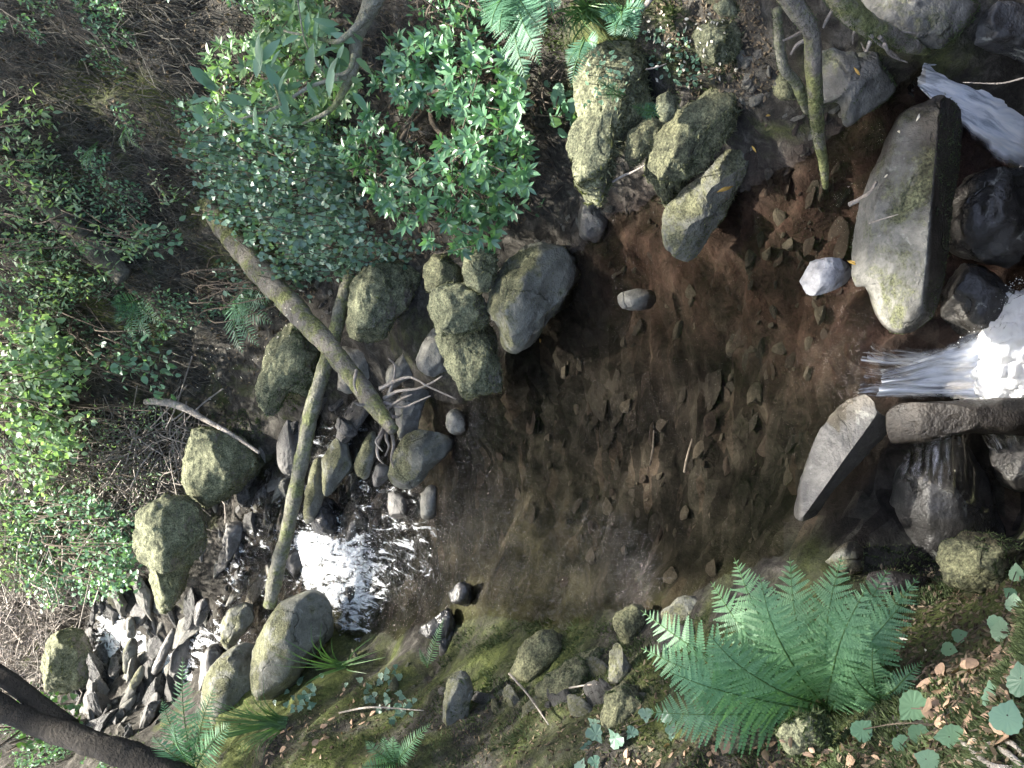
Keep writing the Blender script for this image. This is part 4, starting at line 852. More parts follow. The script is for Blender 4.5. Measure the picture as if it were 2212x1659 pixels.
# ------------------------------------------------------------------ logs, trunks and branches
def path(pts):   # (x, y, back-off from ground) or (x, y, None, depth)
    out = []
    for p_ in pts:
        if len(p_) == 4: out.append(atd(np.float64(p_[0]), np.float64(p_[1]), p_[3]))
        else:
            h = hit1(p_[0], p_[1]); out.append(h + nrm(CAM - h) * p_[2])
    return np.array(out)
def dpath(pts): return np.array([atd(np.float64(a), np.float64(b), c) for a, b, c in pts])
def wood(name, label, cat, P, R, mat='bark', n=16, rough=.18, seed=0, moss=0, group=None, mossmat='mossblade'):
    g = Geo(); tube(g, P, R, n, rough, seed, steps=max(10, len(P) * 14))
    o = mk(name, g, G[mat], loc=P[0]); tag(o, label, cat, group)
    if moss:
        Fq = g.f[0]; tri = np.vstack([Fq[:, :3], Fq[:, [0, 2, 3]]])
        fuzz('moss', o, np.concatenate(g.v), tri, moss, seed, G[mossmat], .006, -.05, -.6)
    return o
def px2m(w, d): return w / FPX * d * .5
def dz(x, y, z): return (z - CAM[2]) / ray(np.float64(x), np.float64(y))[2]
o = wood('fallen_log', 'thick mossy fallen log with torn roots, leaning down across the slimmer trunk', 'log',
     dpath([(170, 110, 6.75), (262, 215, 6.75), (330, 290, 6.8), (400, 370, 6.85), (478, 480, 6.7), (560, 585, 6.25), (640, 670, 5.95), (720, 760, 5.7), (790, 850, 5.5), (850, 930, 5.35)]), [px2m(14, 6.6), px2m(40, 6.6), px2m(44, 6.6), px2m(46, 6.6), px2m(50, 6.6), px2m(50, 6.2), px2m(50, 5.9), px2m(46, 5.7), px2m(42, 5.5), px2m(26, 5.3)], 'bark', 26, .26, 3, 9000)
g = Geo(); rr = np.random.default_rng(5)
for (sx, sy, pts) in [(820, 840, [(850, 825), (880, 815), (900, 820), (925, 835), (985, 862)]), (830, 860, [(860, 845), (900, 840), (935, 825), (955, 812)]), (840, 880, [(855, 870), (870, 860), (890, 852)]), (800, 870, [(780, 875), (765, 870), (758, 880)]),
                      (830, 920, [(820, 940), (812, 955), (826, 975)]), (835, 930, [(835, 950), (840, 965), (832, 985)]), (845, 930, [(850, 960), (845, 990), (850, 1010)]), (830, 925, [(815, 965), (818, 990), (828, 1002)]), (770, 800, [(765, 830), (772, 850)]), (840, 850, [(850, 820), (853, 790), (840, 775)]), (830, 870, [(870, 880), (900, 868), (930, 855)]), (845, 900, [(860, 900), (870, 890)])]:
    P = [atd(np.float64(sx), np.float64(sy), 5.48)] + [atd(np.float64(a), np.float64(b), 5.42 - .04 * i) for i, (a, b) in enumerate(pts)]
    tube(g, P, [.012, .007, .0035], 6, .1, 3)
mk('root', g, G['twig'], parent=o, loc=np.array(o.location))
wood('slim_tree', 'slim green-skinned trunk slanting from the bush down across the stream', 'trunk',
     dpath([(790, 500, 6.0), (770, 560, 6.0), (740, 650, 6.05), (725, 720, 6.1), (705, 780, 6.1), (675, 880, 6.15), (650, 1000, 6.25), (625, 1130, 6.35), (600, 1220, 6.4), (582, 1310, 6.45)]),
     [px2m(26, 6), px2m(28, 6), px2m(28, 6), px2m(30, 6), px2m(32, 6.1), px2m(34, 6.1), px2m(31, 6.2), px2m(34, 6.3), px2m(30, 6.4)], 'bark_g', 22, .22, 6, 2500)
wood('rotten_log', 'rotten brown log half buried in the dark hollow at left', 'log', dpath([(60, 400, 7.0), (130, 470, 7.0), (200, 530, 7.05), (270, 600, 7.1)]), [.06, .08, .08, .07], 'dry', 18, .4, 31)
wood('fallen_branch', 'pale curved branch on the far bank pointing down to the stream', 'branch', dpath([(315, 868, 7.2), (350, 868, 7.1), (395, 880, 7.05), (440, 905, 7.0), (500, 938, 6.95), (560, 978, 6.9)]), [.022, .03, .027, .02, .015, .012], 'twig', 10, .1, 7)
wood('bare_tree', 'slim pale trunk standing in the red shallows in front of the rock face', 'trunk',
     dpath([(1690, -30, 2.95), (1725, 25, 3.0), (1752, 70, 3.05), (1757, 150, 3.15), (1762, 220, 3.25), (1768, 290, 3.4), (1780, 360, 3.5), (1783, 405, 3.58)]), [px2m(48, 3), px2m(44, 3), px2m(36, 3.05), px2m(36, 3.1), px2m(34, 3.2), px2m(26, 3.4), px2m(20, 3.5), px2m(12, 3.6)], 'bark', 16, .12, 8, 4000, mossmat='mossgreen')
o = wood('fallen_tree', 'thick green mossy trunk with a torn end above the blue fall', 'trunk',
     dpath([(1790, -40, 2.9), (1830, 15, 2.95), (1870, 50, 3.0), (1920, 78, 3.05), (1970, 100, 3.12), (2003, 112, 3.2)]), [px2m(56, 2.9), px2m(56, 2.9), px2m(50, 3), px2m(40, 3), px2m(30, 3.1), px2m(12, 3.2)], 'bark', 18, .2, 9, 6000, mossmat='mossgreen')
g = Geo()
for pts in [[(1900, 80), (1915, 92), (1955, 98)], [(1880, 75), (1900, 95), (1930, 115), (1945, 130)], [(1890, 70), (1930, 68), (1980, 72)], [(1880, 90), (1870, 110), (1860, 92)], [(1850, 60), (1843, 75), (1842, 95)], [(1910, 95), (1925, 120), (1960, 135)]]:
    tube(g, [atd(np.float64(a), np.float64(b), 3.0 + .04 * i) for i, (a, b) in enumerate(pts)], [.007, .004, .002], 6, .1, 2)
mk('root', g, G['twig'], parent=o, loc=np.array(o.location))
wood('mossy_root', 'bent mossy root beside the slim standing trunk', 'root', dpath([(1679, 20, 3.2), (1685, 100, 3.3), (1695, 150, 3.35), (1718, 175, 3.4), (1732, 210, 3.45), (1745, 238, 3.55)]), [px2m(20, 3.3), px2m(24, 3.3), px2m(24, 3.3), px2m(24, 3.4), px2m(24, 3.4), px2m(22, 3.5)], 'bark_g', 12, .15, 10, 2500, mossmat='mossgreen')
o = wood('leaning_tree', 'dark near tree trunk slanting across the lower left corner', 'tree', dpath([(-80, 1498, 4.6), (0, 1530, 4.55), (100, 1572, 4.5), (200, 1605, 4.4), (300, 1642, 4.35), (420, 1710, 4.3)]), [px2m(56, 4.6), px2m(56, 4.6), px2m(54, 4.5), px2m(54, 4.4), px2m(62, 4.3), px2m(76, 4.3)], 'bark_d', 24, .26, 11)
g = Geo(); tube(g, dpath([(-60, 1420, 4.8), (20, 1470, 4.7), (80, 1520, 4.6), (150, 1575, 4.5)]), [px2m(40, 4.7), px2m(40, 4.7), px2m(44, 4.6), px2m(50, 4.5)], 14, .12, 12)
mk('limb', g, G['bark_d'], parent=o, loc=np.array(o.location))
# thin twigs that one can point at
TW = [('white zigzag twig poking out under the nose of the hook shaped boulder', [(1323, 393, .4), (1345, 380, .4), (1365, 372, .4), (1393, 357, .4)], 'z', .005),
      ('pale short branch lying at the left side of the long slab boulder', [(1835, 442, .03), (1855, 432, .03), (1880, 415, .05), (1893, 392, .06)], 'z', .009),
      ('tiny reddish twig lying on top of the long slab boulder', [(1878, 482, .12), (1900, 475, .13), (1940, 463, .13)], 'z', .003),
      ('straight pale stick behind the slim standing trunk', [(1800, 20, 3.05), (1785, 45, 3.05), (1778, 60, 3.05)], 'd', .006),
      ('forked pale twig beside the mossy root', [(1745, 60, 3.1), (1720, 75, 3.1), (1692, 88, 3.1)], 'd', .006),
      ('long curved pale twig crossing behind the slim standing trunk', [(1745, 85, 3.2), (1722, 97, 3.2), (1708, 118, 3.2)], 'd', .007),
      ('thin dark twig hanging over the blue fall at the right edge', [(2212, 168, 2.6), (2160, 180, 2.65), (2080, 178, 2.7)], 'd', .0025),
      ('thin dead stem below the forked green mossy boulder', [(1100, 1455, .35), (1140, 1500, .45), (1185, 1565, .6)], 'z', .006),
      ('pale twig on the forked green mossy boulder', [(1230, 1486, .42), (1265, 1480, .43), (1290, 1478, .45)], 'z', .004),
      ('second pale twig lower on the forked green mossy boulder', [(1212, 1532, .42), (1240, 1515, .43), (1262, 1498, .45)], 'z', .004),
      ('dry brown stick lying in the litter of the near bank', [(733, 1540, .6), (780, 1530, .6), (820, 1528, .58), (915, 1535, .5)], 'z', .006),
      ('dark stem bending down from the right bank by the tall mossy boulder', [(1385, 20, 3.75), (1400, 5, 3.7), (1415, -10, 3.7)], 'd', .012),
      ('sunken pale twig lying under water in the middle of the pool', [(1478, 1020, -.12), (1485, 985, -.12), (1495, 948, -.12)], 'z', .006),
      ('second sunken twig left of the first one in the pool', [(1404, 1005, -.12), (1410, 970, -.12), (1412, 930, -.12)], 'z', .005),
      ('bare twig reaching out of the right bank above the hook shaped boulder', [(1395, 150, 3.5), (1420, 145, 3.5), (1440, 137, 3.5)], 'd', .003)]
for lab, pts, k, r in TW:
    P = dpath(pts) if k == 'd' else np.array([atz(np.float64(a), np.float64(b), c) for a, b, c in pts])
    wood('twig', lab, 'twig', P, [r, r * .9, r * .5], 'twig', 6, .1, 3)
# pale roots in the lower right corner
g = Geo()
for pts in [[(2085, 1648), (2120, 1635), (2150, 1612), (2190, 1600), (2230, 1640)], [(2100, 1600), (2130, 1590), (2150, 1612)], [(2085, 1600), (2110, 1618), (2150, 1650), (2215, 1655)], [(2140, 1590), (2180, 1620), (2230, 1660)]]:
    P = hit([a for a, b in pts], [b for a, b in pts]); P[:, 2] += .012
    tube(g, P, [.004, .006, .005, .003], 7, .1, 2)
o = mk('pale_roots', g, G['twig']); tag(o, 'pale wiry roots crossing the earth in the lower right corner', 'roots')

# ------------------------------------------------------------------ plants
def leaves_on(g, P, n, rs, tmpl, size, spread=.03, up=.4, camf=.4, along=None, droop=.0):
    """n leaves along the polyline P"""
    C = catmull(P, 40); i = rs.integers(6, 40, n); T = nrm(np.gradient(C, axis=0))[i]
    pos = C[i] + rs.normal(size=(n, 3)) * spread
    side = nrm(np.cross(T, rs.normal(size=(n, 3))))
    Yd = nrm(.55 * T + side + np.array([0, 0, -droop]))
    Zd = nrm(np.array([0, 0, 1]) * up + nrm(CAM - pos) * camf + .45 * rs.normal(size=(n, 3)) + .3 * SUN)
    s = size * rs.uniform(.55, 1.25, n)
    place(g, *tmpl, pos, Yd, Zd, s)

def shrub(name, label, cat, root, poly, nst, nlf, size, tmpl, lmat, off=(.1, .6), spread=.035, stemr=.006, seed=0, droop=.2, smat='stem', arch=.25, group=None, back=.0):
    rs = np.random.default_rng(seed + 500)
    R0 = hit1(*root) if len(root) == 2 else atd(np.float64(root[0]), np.float64(root[1]), root[2])
    tg = rand_poly(poly, nst, rs); H = hit(tg[:, 0], tg[:, 1]); o_ = rs.uniform(off[0], off[1], nst)
    H = H + nrm(CAM - H) * o_[:, None]
    gs = Geo(); gl = Geo()
    for k in range(nst):
        E = H[k]; S0 = R0 + rs.normal(size=3) * .05 * 1.5
        if np.linalg.norm(E - S0) > 1.0: S0 = E + (S0 - E) * (1.0 / np.linalg.norm(E - S0)) * rs.uniform(.5, 1)
        M = (S0 + E) / 2 + np.array([0, 0, arch * np.linalg.norm(E - S0)]) + rs.normal(size=3) * .06
        E2 = E + np.array([0, 0, -.05 - .1 * rs.random()])
        P = np.array([S0, M, E, E2]) if arch > 0 else np.array([S0, M, E])
        tube(gs, P, [stemr, stemr * .6, stemr * .3], 5, 0, 0, steps=14)
        leaves_on(gl, P[1:], nlf, rs, tmpl, size, spread, droop=droop)
    o = empty(name, R0, label, cat, group)
    mk('stem', gs, G[smat], parent=o, loc=R0); mk('foliage', gl, G[lmat], parent=o, loc=R0)
    return o

def rosette_bush(label, root, blobs, seed, size, lmat, off, nleaf=8, d=None):
    """evergreen bush: branching twigs, each ending in a whorl of glossy leaves"""
    rs = np.random.default_rng(seed); R0 = hit1(*root)
    o = empty('bush', R0, label, 'bush'); gs = Geo(); gl = Geo()
    for (poly, n, off2) in blobs:
        tg = rand_poly(poly, n, rs); H = hit(tg[:, 0], tg[:, 1]); H = H + nrm(CAM - H) * rs.uniform(off2[0], off2[1], n)[:, None]
        cen = H.mean(0); limb = R0 * .5 + cen * .5 + np.array([0, 0, .1])
        tube(gs, [R0, limb, cen], [.018, .012, .006], 7, .1, seed)
        for E in H:
            a = nrm(E - cen * .8 - R0 * .2 + np.array([0, 0, .25]) + .25 * nrm(CAM - E) + .25 * rs.normal(size=3))
            st = E - a * rs.uniform(.15, .4)
            tube(gs, [st * .9 + cen * .1, st, E], [.004, .003, .002], 4, 0, 0, steps=7)
            m = nleaf + rs.integers(-2, 3); th = rs.uniform(0, 6.28) + np.arange(m) * 2.4
            X_ = nrm(np.cross(a, [.3, .9, .2])); Y_ = np.cross(a, X_)
            el = rs.uniform(.15, .75, m)[:, None]
            dirs = nrm((np.cos(th)[:, None] * X_ + np.sin(th)[:, None] * Y_) * (1 - el * .5) + a * el)
            place(gl, *T_LEAF, E + dirs * .004, dirs, a + .2 * rs.normal(size=(m, 3)), size * rs.uniform(.7, 1.2, m))
            m2 = 4; k = rs.random(m2)[:, None]
            dirs = nrm(rs.normal(size=(m2, 3)) + a * .4)
            place(gl, *T_LEAF, st * k + E * (1 - k), dirs, a + .4 * rs.normal(size=(m2, 3)), size * rs.uniform(.6, 1.0, m2))
    mk('branch', gs, G['stem'], parent=o, loc=R0); mk('foliage', gl, G[lmat], parent=o, loc=R0)
    return o
rosette_bush('large glossy evergreen bush hanging over the pool edge, leaves in whorls', (930, 230),
    [([(900, 80), (1000, 70), (1120, 150), (1130, 260), (1000, 280), (900, 200)], 75, (.2, .6)), ([(960, 260), (1130, 240), (1145, 400), (1100, 480), (1000, 470), (930, 380)], 95, (.3, .75)),
     ([(720, 320), (800, 240), (940, 380), (1090, 480), (1090, 550), (1000, 560), (900, 520), (780, 420)], 110, (.35, .8)), ([(840, 80), (930, 60), (960, 200), (880, 260), (800, 180)], 45, (.15, .5))], 41, .054, 'bushleaf', None)
rosette_bush('lighter sunlit bush above the ivy curtain, upper left of the glossy one', (700, 60),
    [([(560, 0), (700, 0), (720, 60), (640, 130), (560, 120)], 60, (.3, .7)), ([(450, 100), (560, 60), (640, 160), (620, 260), (500, 290), (440, 240)], 75, (.4, .8)), ([(640, 140), (760, 120), (800, 200), (700, 300), (620, 260)], 45, (.2, .6))], 42, .055, 'bushlite', None)
def curtain(label, poly, n, size, mat, off, seed, tmpl=T_IVY, len_=.25, cat='ivy', name='ivy'):
    rs = np.random.default_rng(seed); tg = rand_poly(poly, n, rs); H = hit(tg[:, 0], tg[:, 1]); H = H + nrm(CAM - H) * rs.uniform(off[0], off[1], n)[:, None]
    gs = Geo(); gl = Geo()
    for E in H:
        L = len_ * rs.uniform(.5, 1.5); P = np.array([E + [0, 0, L], E + rs.normal(size=3) * .03 + [0, 0, L * .5], E])
        tube(gs, P, [.003, .002, .0015], 4, 0, 0, steps=6)
        m = int(L / size * 1.6) + 3; k = rs.random(m)[:, None]; pos = P[0] * k + P[2] * (1 - k) + rs.normal(size=(m, 3)) * .025
        Yd = nrm(np.array([0, 0, -1.0]) + .5 * rs.normal(size=(m, 3))); Zd = nrm(CAM - pos) * .7 + np.array([0, 0, .6]) + .4 * rs.normal(size=(m, 3))
        place(gl, *tmpl, pos, Yd, Zd, size * rs.uniform(.6, 1.25, m))
    o = empty(name, H.mean(0), label, cat)
    mk('stem', gs, G['stem'], parent=o, loc=H.mean(0)); mk('foliage', gl, G[mat], parent=o, loc=H.mean(0))
curtain('curtain of small blue-green ivy hanging down the bank left of the bush', [(480, 240), (620, 200), (740, 300), (790, 420), (800, 560), (700, 600), (600, 560), (500, 430)], 330, .034, 'ivyleaf', (.08, .4), 43)
curtain('thin trailing ivy on the bank just above the yellow-green boulder', [(640, 480), (760, 500), (900, 520), (910, 560), (760, 600), (660, 620)], 45, .03, 'ivyleaf', (.05, .25), 44)

SH = [('shrub', 'yellow-green leafy sprays hanging at the left edge near the top', (-60, 330), [(0, 180), (60, 200), (130, 330), (120, 440), (0, 450)], 26, 16, .055, T_LEAF, 'paleleaf', (.2, .7)),
      ('shrub', 'bright leafy spray in the left middle over the dark hollow', (-40, 520), [(10, 440), (140, 420), (200, 520), (160, 640), (40, 680), (0, 560)], 40, 18, .05, T_LEAF, 'paleleaf', (.3, .8)),
      ('shrub', 'single drooping yellow-green sprig in the dark hollow at left', (180, 480), [(205, 540), (290, 490), (280, 540), (210, 600)], 9, 16, .05, T_LEAF, 'paleleaf', (.5, .8)),
      ('shrub', 'thin sprig with teal leaves hanging right of the yellow-green sprig', (300, 470), [(325, 480), (365, 500), (350, 545), (320, 540)], 7, 10, .045, T_ROUND, 'tealleaf', (.4, .6)),
      ('shrub', 'small sprig of light leaves dangling on the far bank at upper centre', (340, 370), [(340, 375), (370, 385), (365, 440), (345, 440)], 6, 9, .04, T_LEAF, 'paleleaf', (.2, .5)),
      ('bramble', 'bramble shoot with round blue-green leaflets over the far bank', (180, 700), [(200, 710), (345, 700), (350, 760), (330, 850), (290, 840), (220, 770)], 13, 8, .065, T_ROUND, 'tealleaf', (.5, .8)),
      ('shrub', 'dense bright green leaf mass along the left edge below the middle', (-60, 800), [(0, 690), (110, 700), (150, 800), (150, 960), (90, 1060), (0, 1080)], 110, 24, .055, T_ROUND, 'paleleaf', (.4, 1.3)),
      ('shrub', 'fine-leaved twiggy shrub over the far bank in the left centre', (100, 900), [(140, 900), (300, 850), (360, 920), (400, 1000), (300, 1100), (160, 1090), (120, 1000)], 60, 18, .03, T_LEAF, 'paleleaf', (.3, .8)),
      ('shrub', 'pale sunlit blue-green shrub far upstream at lower left', (100, 1120), [(20, 1060), (140, 1060), (240, 1100), (290, 1180), (270, 1260), (180, 1320), (90, 1310), (20, 1200)], 150, 26, .042, T_ROUND, 'tealleaf', (.3, 1.0)),
      ('shrub', 'washed-out sunny foliage at the far left edge under the green leaf mass', (-60, 1100), [(-40, 1080), (60, 1080), (110, 1200), (60, 1280), (-40, 1260)], 60, 20, .05, T_LEAF, 'paleleaf', (.4, 1.0)),
      ('shrub', 'small leafy growth round the dark near trunk in the lower left corner', (60, 1560), [(10, 1470), (110, 1500), (180, 1560), (160, 1600), (60, 1600), (0, 1540)], 16, 10, .04, T_IVY, 'grass', (3.2, 3.7)),
      ('shrub', 'leafy green undergrowth left of the two hanging ferns at the top', (1020, -60), [(920, -10), (1040, -10), (1060, 40), (980, 70), (900, 40)], 26, 14, .04, T_LEAF, 'bushleaf', (.1, .4)),
      ('shrub', 'teal broad leaves on the dark bank between ivy curtain and log', (440, 620), [(470, 560), (560, 540), (640, 620), (600, 680), (520, 640)], 22, 10, .04, T_ROUND, 'ivyleaf', (.08, .3)),
      ('bramble', 'small pale bramble leaves right of the hanging bush tip', (1190, 190), [(1180, 210), (1220, 215), (1225, 260), (1190, 270)], 6, 5, .06, T_MAP, 'tealleaf', (.05, .2))]
for i, s_ in enumerate(SH):
    nm, lab, root, poly, nst, nlf, size, tm, lm, off = s_
    shrub(nm, lab, 'bramble' if nm == 'bramble' else 'shrub', root if root[0] > 0 else (2, root[1]), poly, nst, nlf, size, tm, lm, off, seed=i)

# the near overhanging branch at the top
g = Geo(); gl = Geo(); rs = np.random.default_rng(77)
BR = [([(818, -40), (806, 0), (793, 30), (770, 83), (766, 140), (740, 200), (710, 240), (653, 267)], [.035, .032, .026, .022, .018, .012, .008, .004], 3.0),
      ([(793, 36), (753, 73), (726, 90), (686, 83), (613, 67)], [.014, .010, .008, .006, .003], 3.0), ([(766, 117), (753, 153), (720, 163), (696, 150), (660, 93), (643, 0)], [.010, .007, .005, .004, .002], 2.95),
      ([(750, 165), (670, 187), (606, 227), (553, 247), (500, 262)], [.008, .006, .005, .004, .002], 3.0), ([(606, 227), (590, 180), (560, 150)], [.004, .003, .002], 3.0)]
for pts, R, d in BR:
    P = dpath([(a, b, d + .03 * i) for i, (a, b) in enumerate(pts)]); tube(g, P, R, 10, .15, 4, steps=len(pts) * 8)
    if R[0] < .03: leaves_on(gl, P, 22, rs, T_LEAF, .085, .03, .6, .5, droop=.5)
P = dpath([(480, 60, 2.9), (440, 180, 2.9), (415, 240, 2.9)]); leaves_on(gl, P, 9, rs, T_LEAF, .09, .02, .3, .6, droop=.5)
o = empty('overhanging_branch', atd(np.float64(806), np.float64(0), 3.0), 'dark mossy branch hanging in from the top edge with soft broad leaves', 'branch')
mk('branch', g, G['bark_g'], parent=o, loc=np.array(o.location)); mk('foliage', gl, G['tealleaf'], parent=o, loc=np.array(o.location))

# ferns ---------------------------------------------------------------------
def pinna_template(n=11, fine=True):
    V = []; F = []
    for i in range(n):
        t = i / n; L = .16 * (1 - t) ** .8 + .012; w = .075
        for s in (-1, 1):
            b = len(V); y = t * .97
            V += [(0, y - w * .1, 0), (s * L * .75, y + w * .15, .01), (s * L, y + w * .75, 0), (s * L * .55, y + w * 1.05, .0), (0, y + w * .95, 0)]
            F += [(b, b + 1, b + 2), (b, b + 2, b + 3), (b, b + 3, b + 4)] if s > 0 else [(b, b + 2, b + 1), (b, b + 3, b + 2), (b, b + 4, b + 3)]
    return np.array(V, float), np.array(F)
T_PIN = pinna_template(); T_PINL = (np.array([(-.02, 0, 0), (.02, 0, 0), (-.09, .25, .01), (.09, .25, .01), (-.07, .6, 0), (.07, .6, 0), (0, 1, -.02)], float), np.array([(0, 1, 3), (0, 3, 2), (2, 3, 5), (2, 5, 4), (4, 5, 6)]))
def frond(parent, P, width, mat, rs, np_=26, tmpl=T_PIN, nvec=None, start=.12):
    L = np.linalg.norm(np.diff(P, axis=0), axis=1).sum(); C = catmull(P, 60); T = nrm(np.gradient(C, axis=0))
    gs = Geo(); tube(gs, P, [.0035, .0025, .001], 5, 0, 0, steps=14)
    t = start + (1 - start) * (np.arange(np_) / np_) ** .92; idx = (t * 59).astype(int)
    c = C[idx]; tg_ = T[idx]
    N = nrm(CAM - c) * .75 + np.array([0, 0, .65]) if nvec is None else np.tile(nvec, (np_, 1))
    N = nrm(N - (N * tg_).sum(-1, keepdims=True) * tg_); S = np.cross(tg_, N)
    u_ = (t - start) / (1 - start); prof = np.minimum(1, (.45 + 2.2 * u_)) * (1 - u_ ** 1.7) ** .9 + .03
    g = Geo()
    for s in (-1, 1):
        jit = rs.normal(size=(np_, 3)) * .07
        d = nrm(S * s + tg_ * (.28 + .35 * u_)[:, None] + jit - np.array([0, 0, .12])); ln_ = width * prof * rs.uniform(.92, 1.06, np_)
        place(g, *tmpl, c, d, N + rs.normal(size=(np_, 3)) * .12, np.stack([(np.minimum(ln_, width * .75) + width * .1) * .68, ln_, ln_], -1))
    f = mk('frond', g, G[mat], parent=parent, loc=np.array(parent.location), smooth=False)
    r = mk('stalk', gs, G['grass'], parent=None, loc=np.array(parent.location)); r.parent = f; r.location = (0, 0, 0)
    return f
def fern(label, base, tips, width, mat='fern', arch=.12, np_=26, tmpl=T_PIN, seed=0, start=.12, group=None):
    """base: (x, y, depth) ; tips: (x, y, depth)"""
    rs = np.random.default_rng(seed + 900); B = atd(np.float64(base[0]), np.float64(base[1]), base[2])
    o = empty('fern', B, label, 'fern', group)
    for k, tp in enumerate(tips):
        E = atd(np.float64(tp[0]), np.float64(tp[1]), tp[2]); L = np.linalg.norm(E - B)
        w = width * (tp[3] if len(tp) > 3 else 1.0)
        lift = (nrm(CAM - B) * .5 + np.array([0, 0, .5])) * arch * L
        P = np.array([B + rs.normal(size=3) * .008, B * .7 + E * .3 + lift * .9, B * .35 + E * .65 + lift, E])
        frond(o, P, w, mat, rs, np_, tmpl, None, start)
    return o
bd = ((hit1(1796, 1536) - CAM) @ FWD) - .03
fern('big bright green fern on the near bank, largest in the picture', (1790, 1536, bd),
     [(1586, 1205, bd + .15), (1535, 1256, bd + .2), (1384, 1318, bd + .12), (1385, 1400, bd + .05), (1400, 1538, bd - .05), (1706, 1204, bd + .02), (1818, 1200, bd - .05), (1920, 1228, bd - .02), (1985, 1246, bd - .12), (1946, 1308, bd - .15), (1640, 1240, bd - .25),
      (1440, 1450, bd - .2, .9), (1870, 1270, bd - .28), (1900, 1400, bd - .2, .7), (1530, 1370, bd - .35)], .135, arch=.16, np_=30)
bd2 = ((hit1(1905, 1515) - CAM) @ FWD) - .03
fern('small low fern tucked against the right side of the big fern', (1905, 1520, bd2), [(1885, 1400, bd2 - .1), (1840, 1450, bd2 - .08), (1995, 1428, bd2 - .02), (1975, 1480, bd2), (1850, 1500, bd2)], .05, arch=.15, np_=18, seed=3)
d_ = 4.0
fern('fern with broad pale fronds drooping from the top edge', (1110, -30, 4.0), [(1136, 172, 3.8), (1166, 120, 3.75), (1180, 75, 3.75), (1078, 72, 3.85), (1068, 30, 3.9), (1170, 145, 3.9, .7), (1060, 62, 3.7, .8), (1215, 10, 3.8)], .13, 'fernfar', arch=.1, np_=22, seed=4)
fern('small fern between the top fern and the tall mossy boulder', (1265, 85, 3.75), [(1235, 190, 3.75), (1225, 140, 3.75), (1290, 95, 3.7), (1250, 130, 3.7)], .055, 'fernfar', arch=.12, np_=16, tmpl=T_PINL, seed=5)
fern('fern with short fronds on the bank top behind the tall mossy boulder', (1350, 18, 3.75), [(1327, 82, 3.72), (1375, 84, 3.72), (1392, 18, 3.7), (1345, 50, 3.65), (1300, 40, 3.7)], .07, 'fernfar', arch=.15, np_=16, tmpl=T_PINL, seed=6)
fern('little fern growing flat on the side of the tall mossy boulder', (1345, 205, 3.45), [(1290, 172, 3.38), (1300, 205, 3.38)], .035, 'fern', arch=.1, np_=14, tmpl=T_PINL, seed=7)
fern('little dark fern in the gap above the hook shaped boulder', (1420, 245, 3.55), [(1365, 228, 3.45), (1395, 222, 3.5), (1385, 250, 3.5)], .035, 'fernfar', arch=.1, np_=14, tmpl=T_PINL, seed=8)
fb = 6.6
fern('blue-green fern on the far bank above the log foot', (505, 640, 6.9), [(560, 750, 6.6), (525, 765, 6.6), (590, 700, 6.5), (540, 700, 6.4), (585, 650, 6.5)], .13, 'fernfar', arch=.1, np_=18, tmpl=T_PINL, seed=9)
fern('fern hanging in the dark hollow of the far bank', (300, 650, 7.1), [(250, 700, 6.9), (330, 735, 6.8), (355, 700, 6.8), (290, 740, 6.8), (240, 660, 6.9)], .10, 'fernfar', arch=.15, np_=16, tmpl=T_PINL, seed=10)
fern('small curved fern in the upper dark hollow', (210, 310, 6.6), [(178, 365, 6.4), (190, 372, 6.4), (203, 368, 6.4)], .045, 'fernfar', arch=.2, np_=14, tmpl=T_PINL, seed=11)
fern('thin fern hanging on the brown slope above the log', (275, 275, 6.4), [(272, 330, 6.2), (285, 285, 6.2), (310, 325, 6.2)], .045, 'fernfar', arch=.2, np_=14, tmpl=T_PINL, seed=12)
fern('pale fern veiling the bright water at lower left', (420, 1660, 4.4), [(395, 1420, 4.4), (350, 1510, 4.3), (465, 1480, 4.3), (330, 1590, 4.2), (500, 1560, 4.2), (375, 1560, 4.0)], .10, 'fern', arch=.08, np_=22, tmpl=T_PINL, seed=13)
bb = (hit1(925, 1445) - CAM) @ FWD
fern('single small fern frond standing up before the black arrow stone', (925, 1442, bb - .1), [(959, 1335, bb - .15), (905, 1400, bb - .12, .6)], .05, 'fern', arch=.05, np_=20, tmpl=T_PINL, seed=14)
bb = (hit1(860, 1640) - CAM) @ FWD - .05
fern('fern with spread fronds at the bottom edge left of centre', (860, 1650, bb), [(932, 1562, bb - .1), (790, 1600, bb - .1), (780, 1655, bb - .1), (830, 1590, bb - .15), (900, 1600, bb - .2), (850, 1590, bb - .05)], .06, 'fern', arch=.15, np_=20, tmpl=T_PINL, seed=15)

# grass tufts ---------------------------------------------------------------
def tuft(label, base, tips, n, seed, w=.006):
    rs = np.random.default_rng(seed); B = hit1(*base); g = Geo(); db = (B - CAM) @ FWD
    for k in range(n):
        tx, ty = tips[k % len(tips)]; E = atd(np.float64(tx + rs.normal() * 22), np.float64(ty + rs.normal() * 22), db - rs.uniform(.0, .25))
        M = B * .5 + E * .5 + np.array([0, 0, .06 * rs.random() + .03]); C = catmull([B + rs.normal(size=3) * .015, M, E], 9)
        T = nrm(np.gradient(C, axis=0)); S = nrm(np.cross(T, nrm(CAM - B))); ww_ = w * np.linspace(1, .08, 9)[:, None] * rs.uniform(.6, 1.1)
        V = np.concatenate([C - S * ww_, C + S * ww_]); i = np.arange(8); g.add(V, np.stack([i, i + 9, i + 10, i + 1], -1))
    o = mk('grass_tuft', g, G['grass'], loc=B, smooth=False); tag(o, label, 'grass'); return o
tuft('grass tuft with arching blades in front of the rounded grey-green boulder', (745, 1440), [(690, 1355), (610, 1395), (665, 1440), (680, 1450), (800, 1410), (700, 1400), (820, 1400), (650, 1470)], 26, 1)
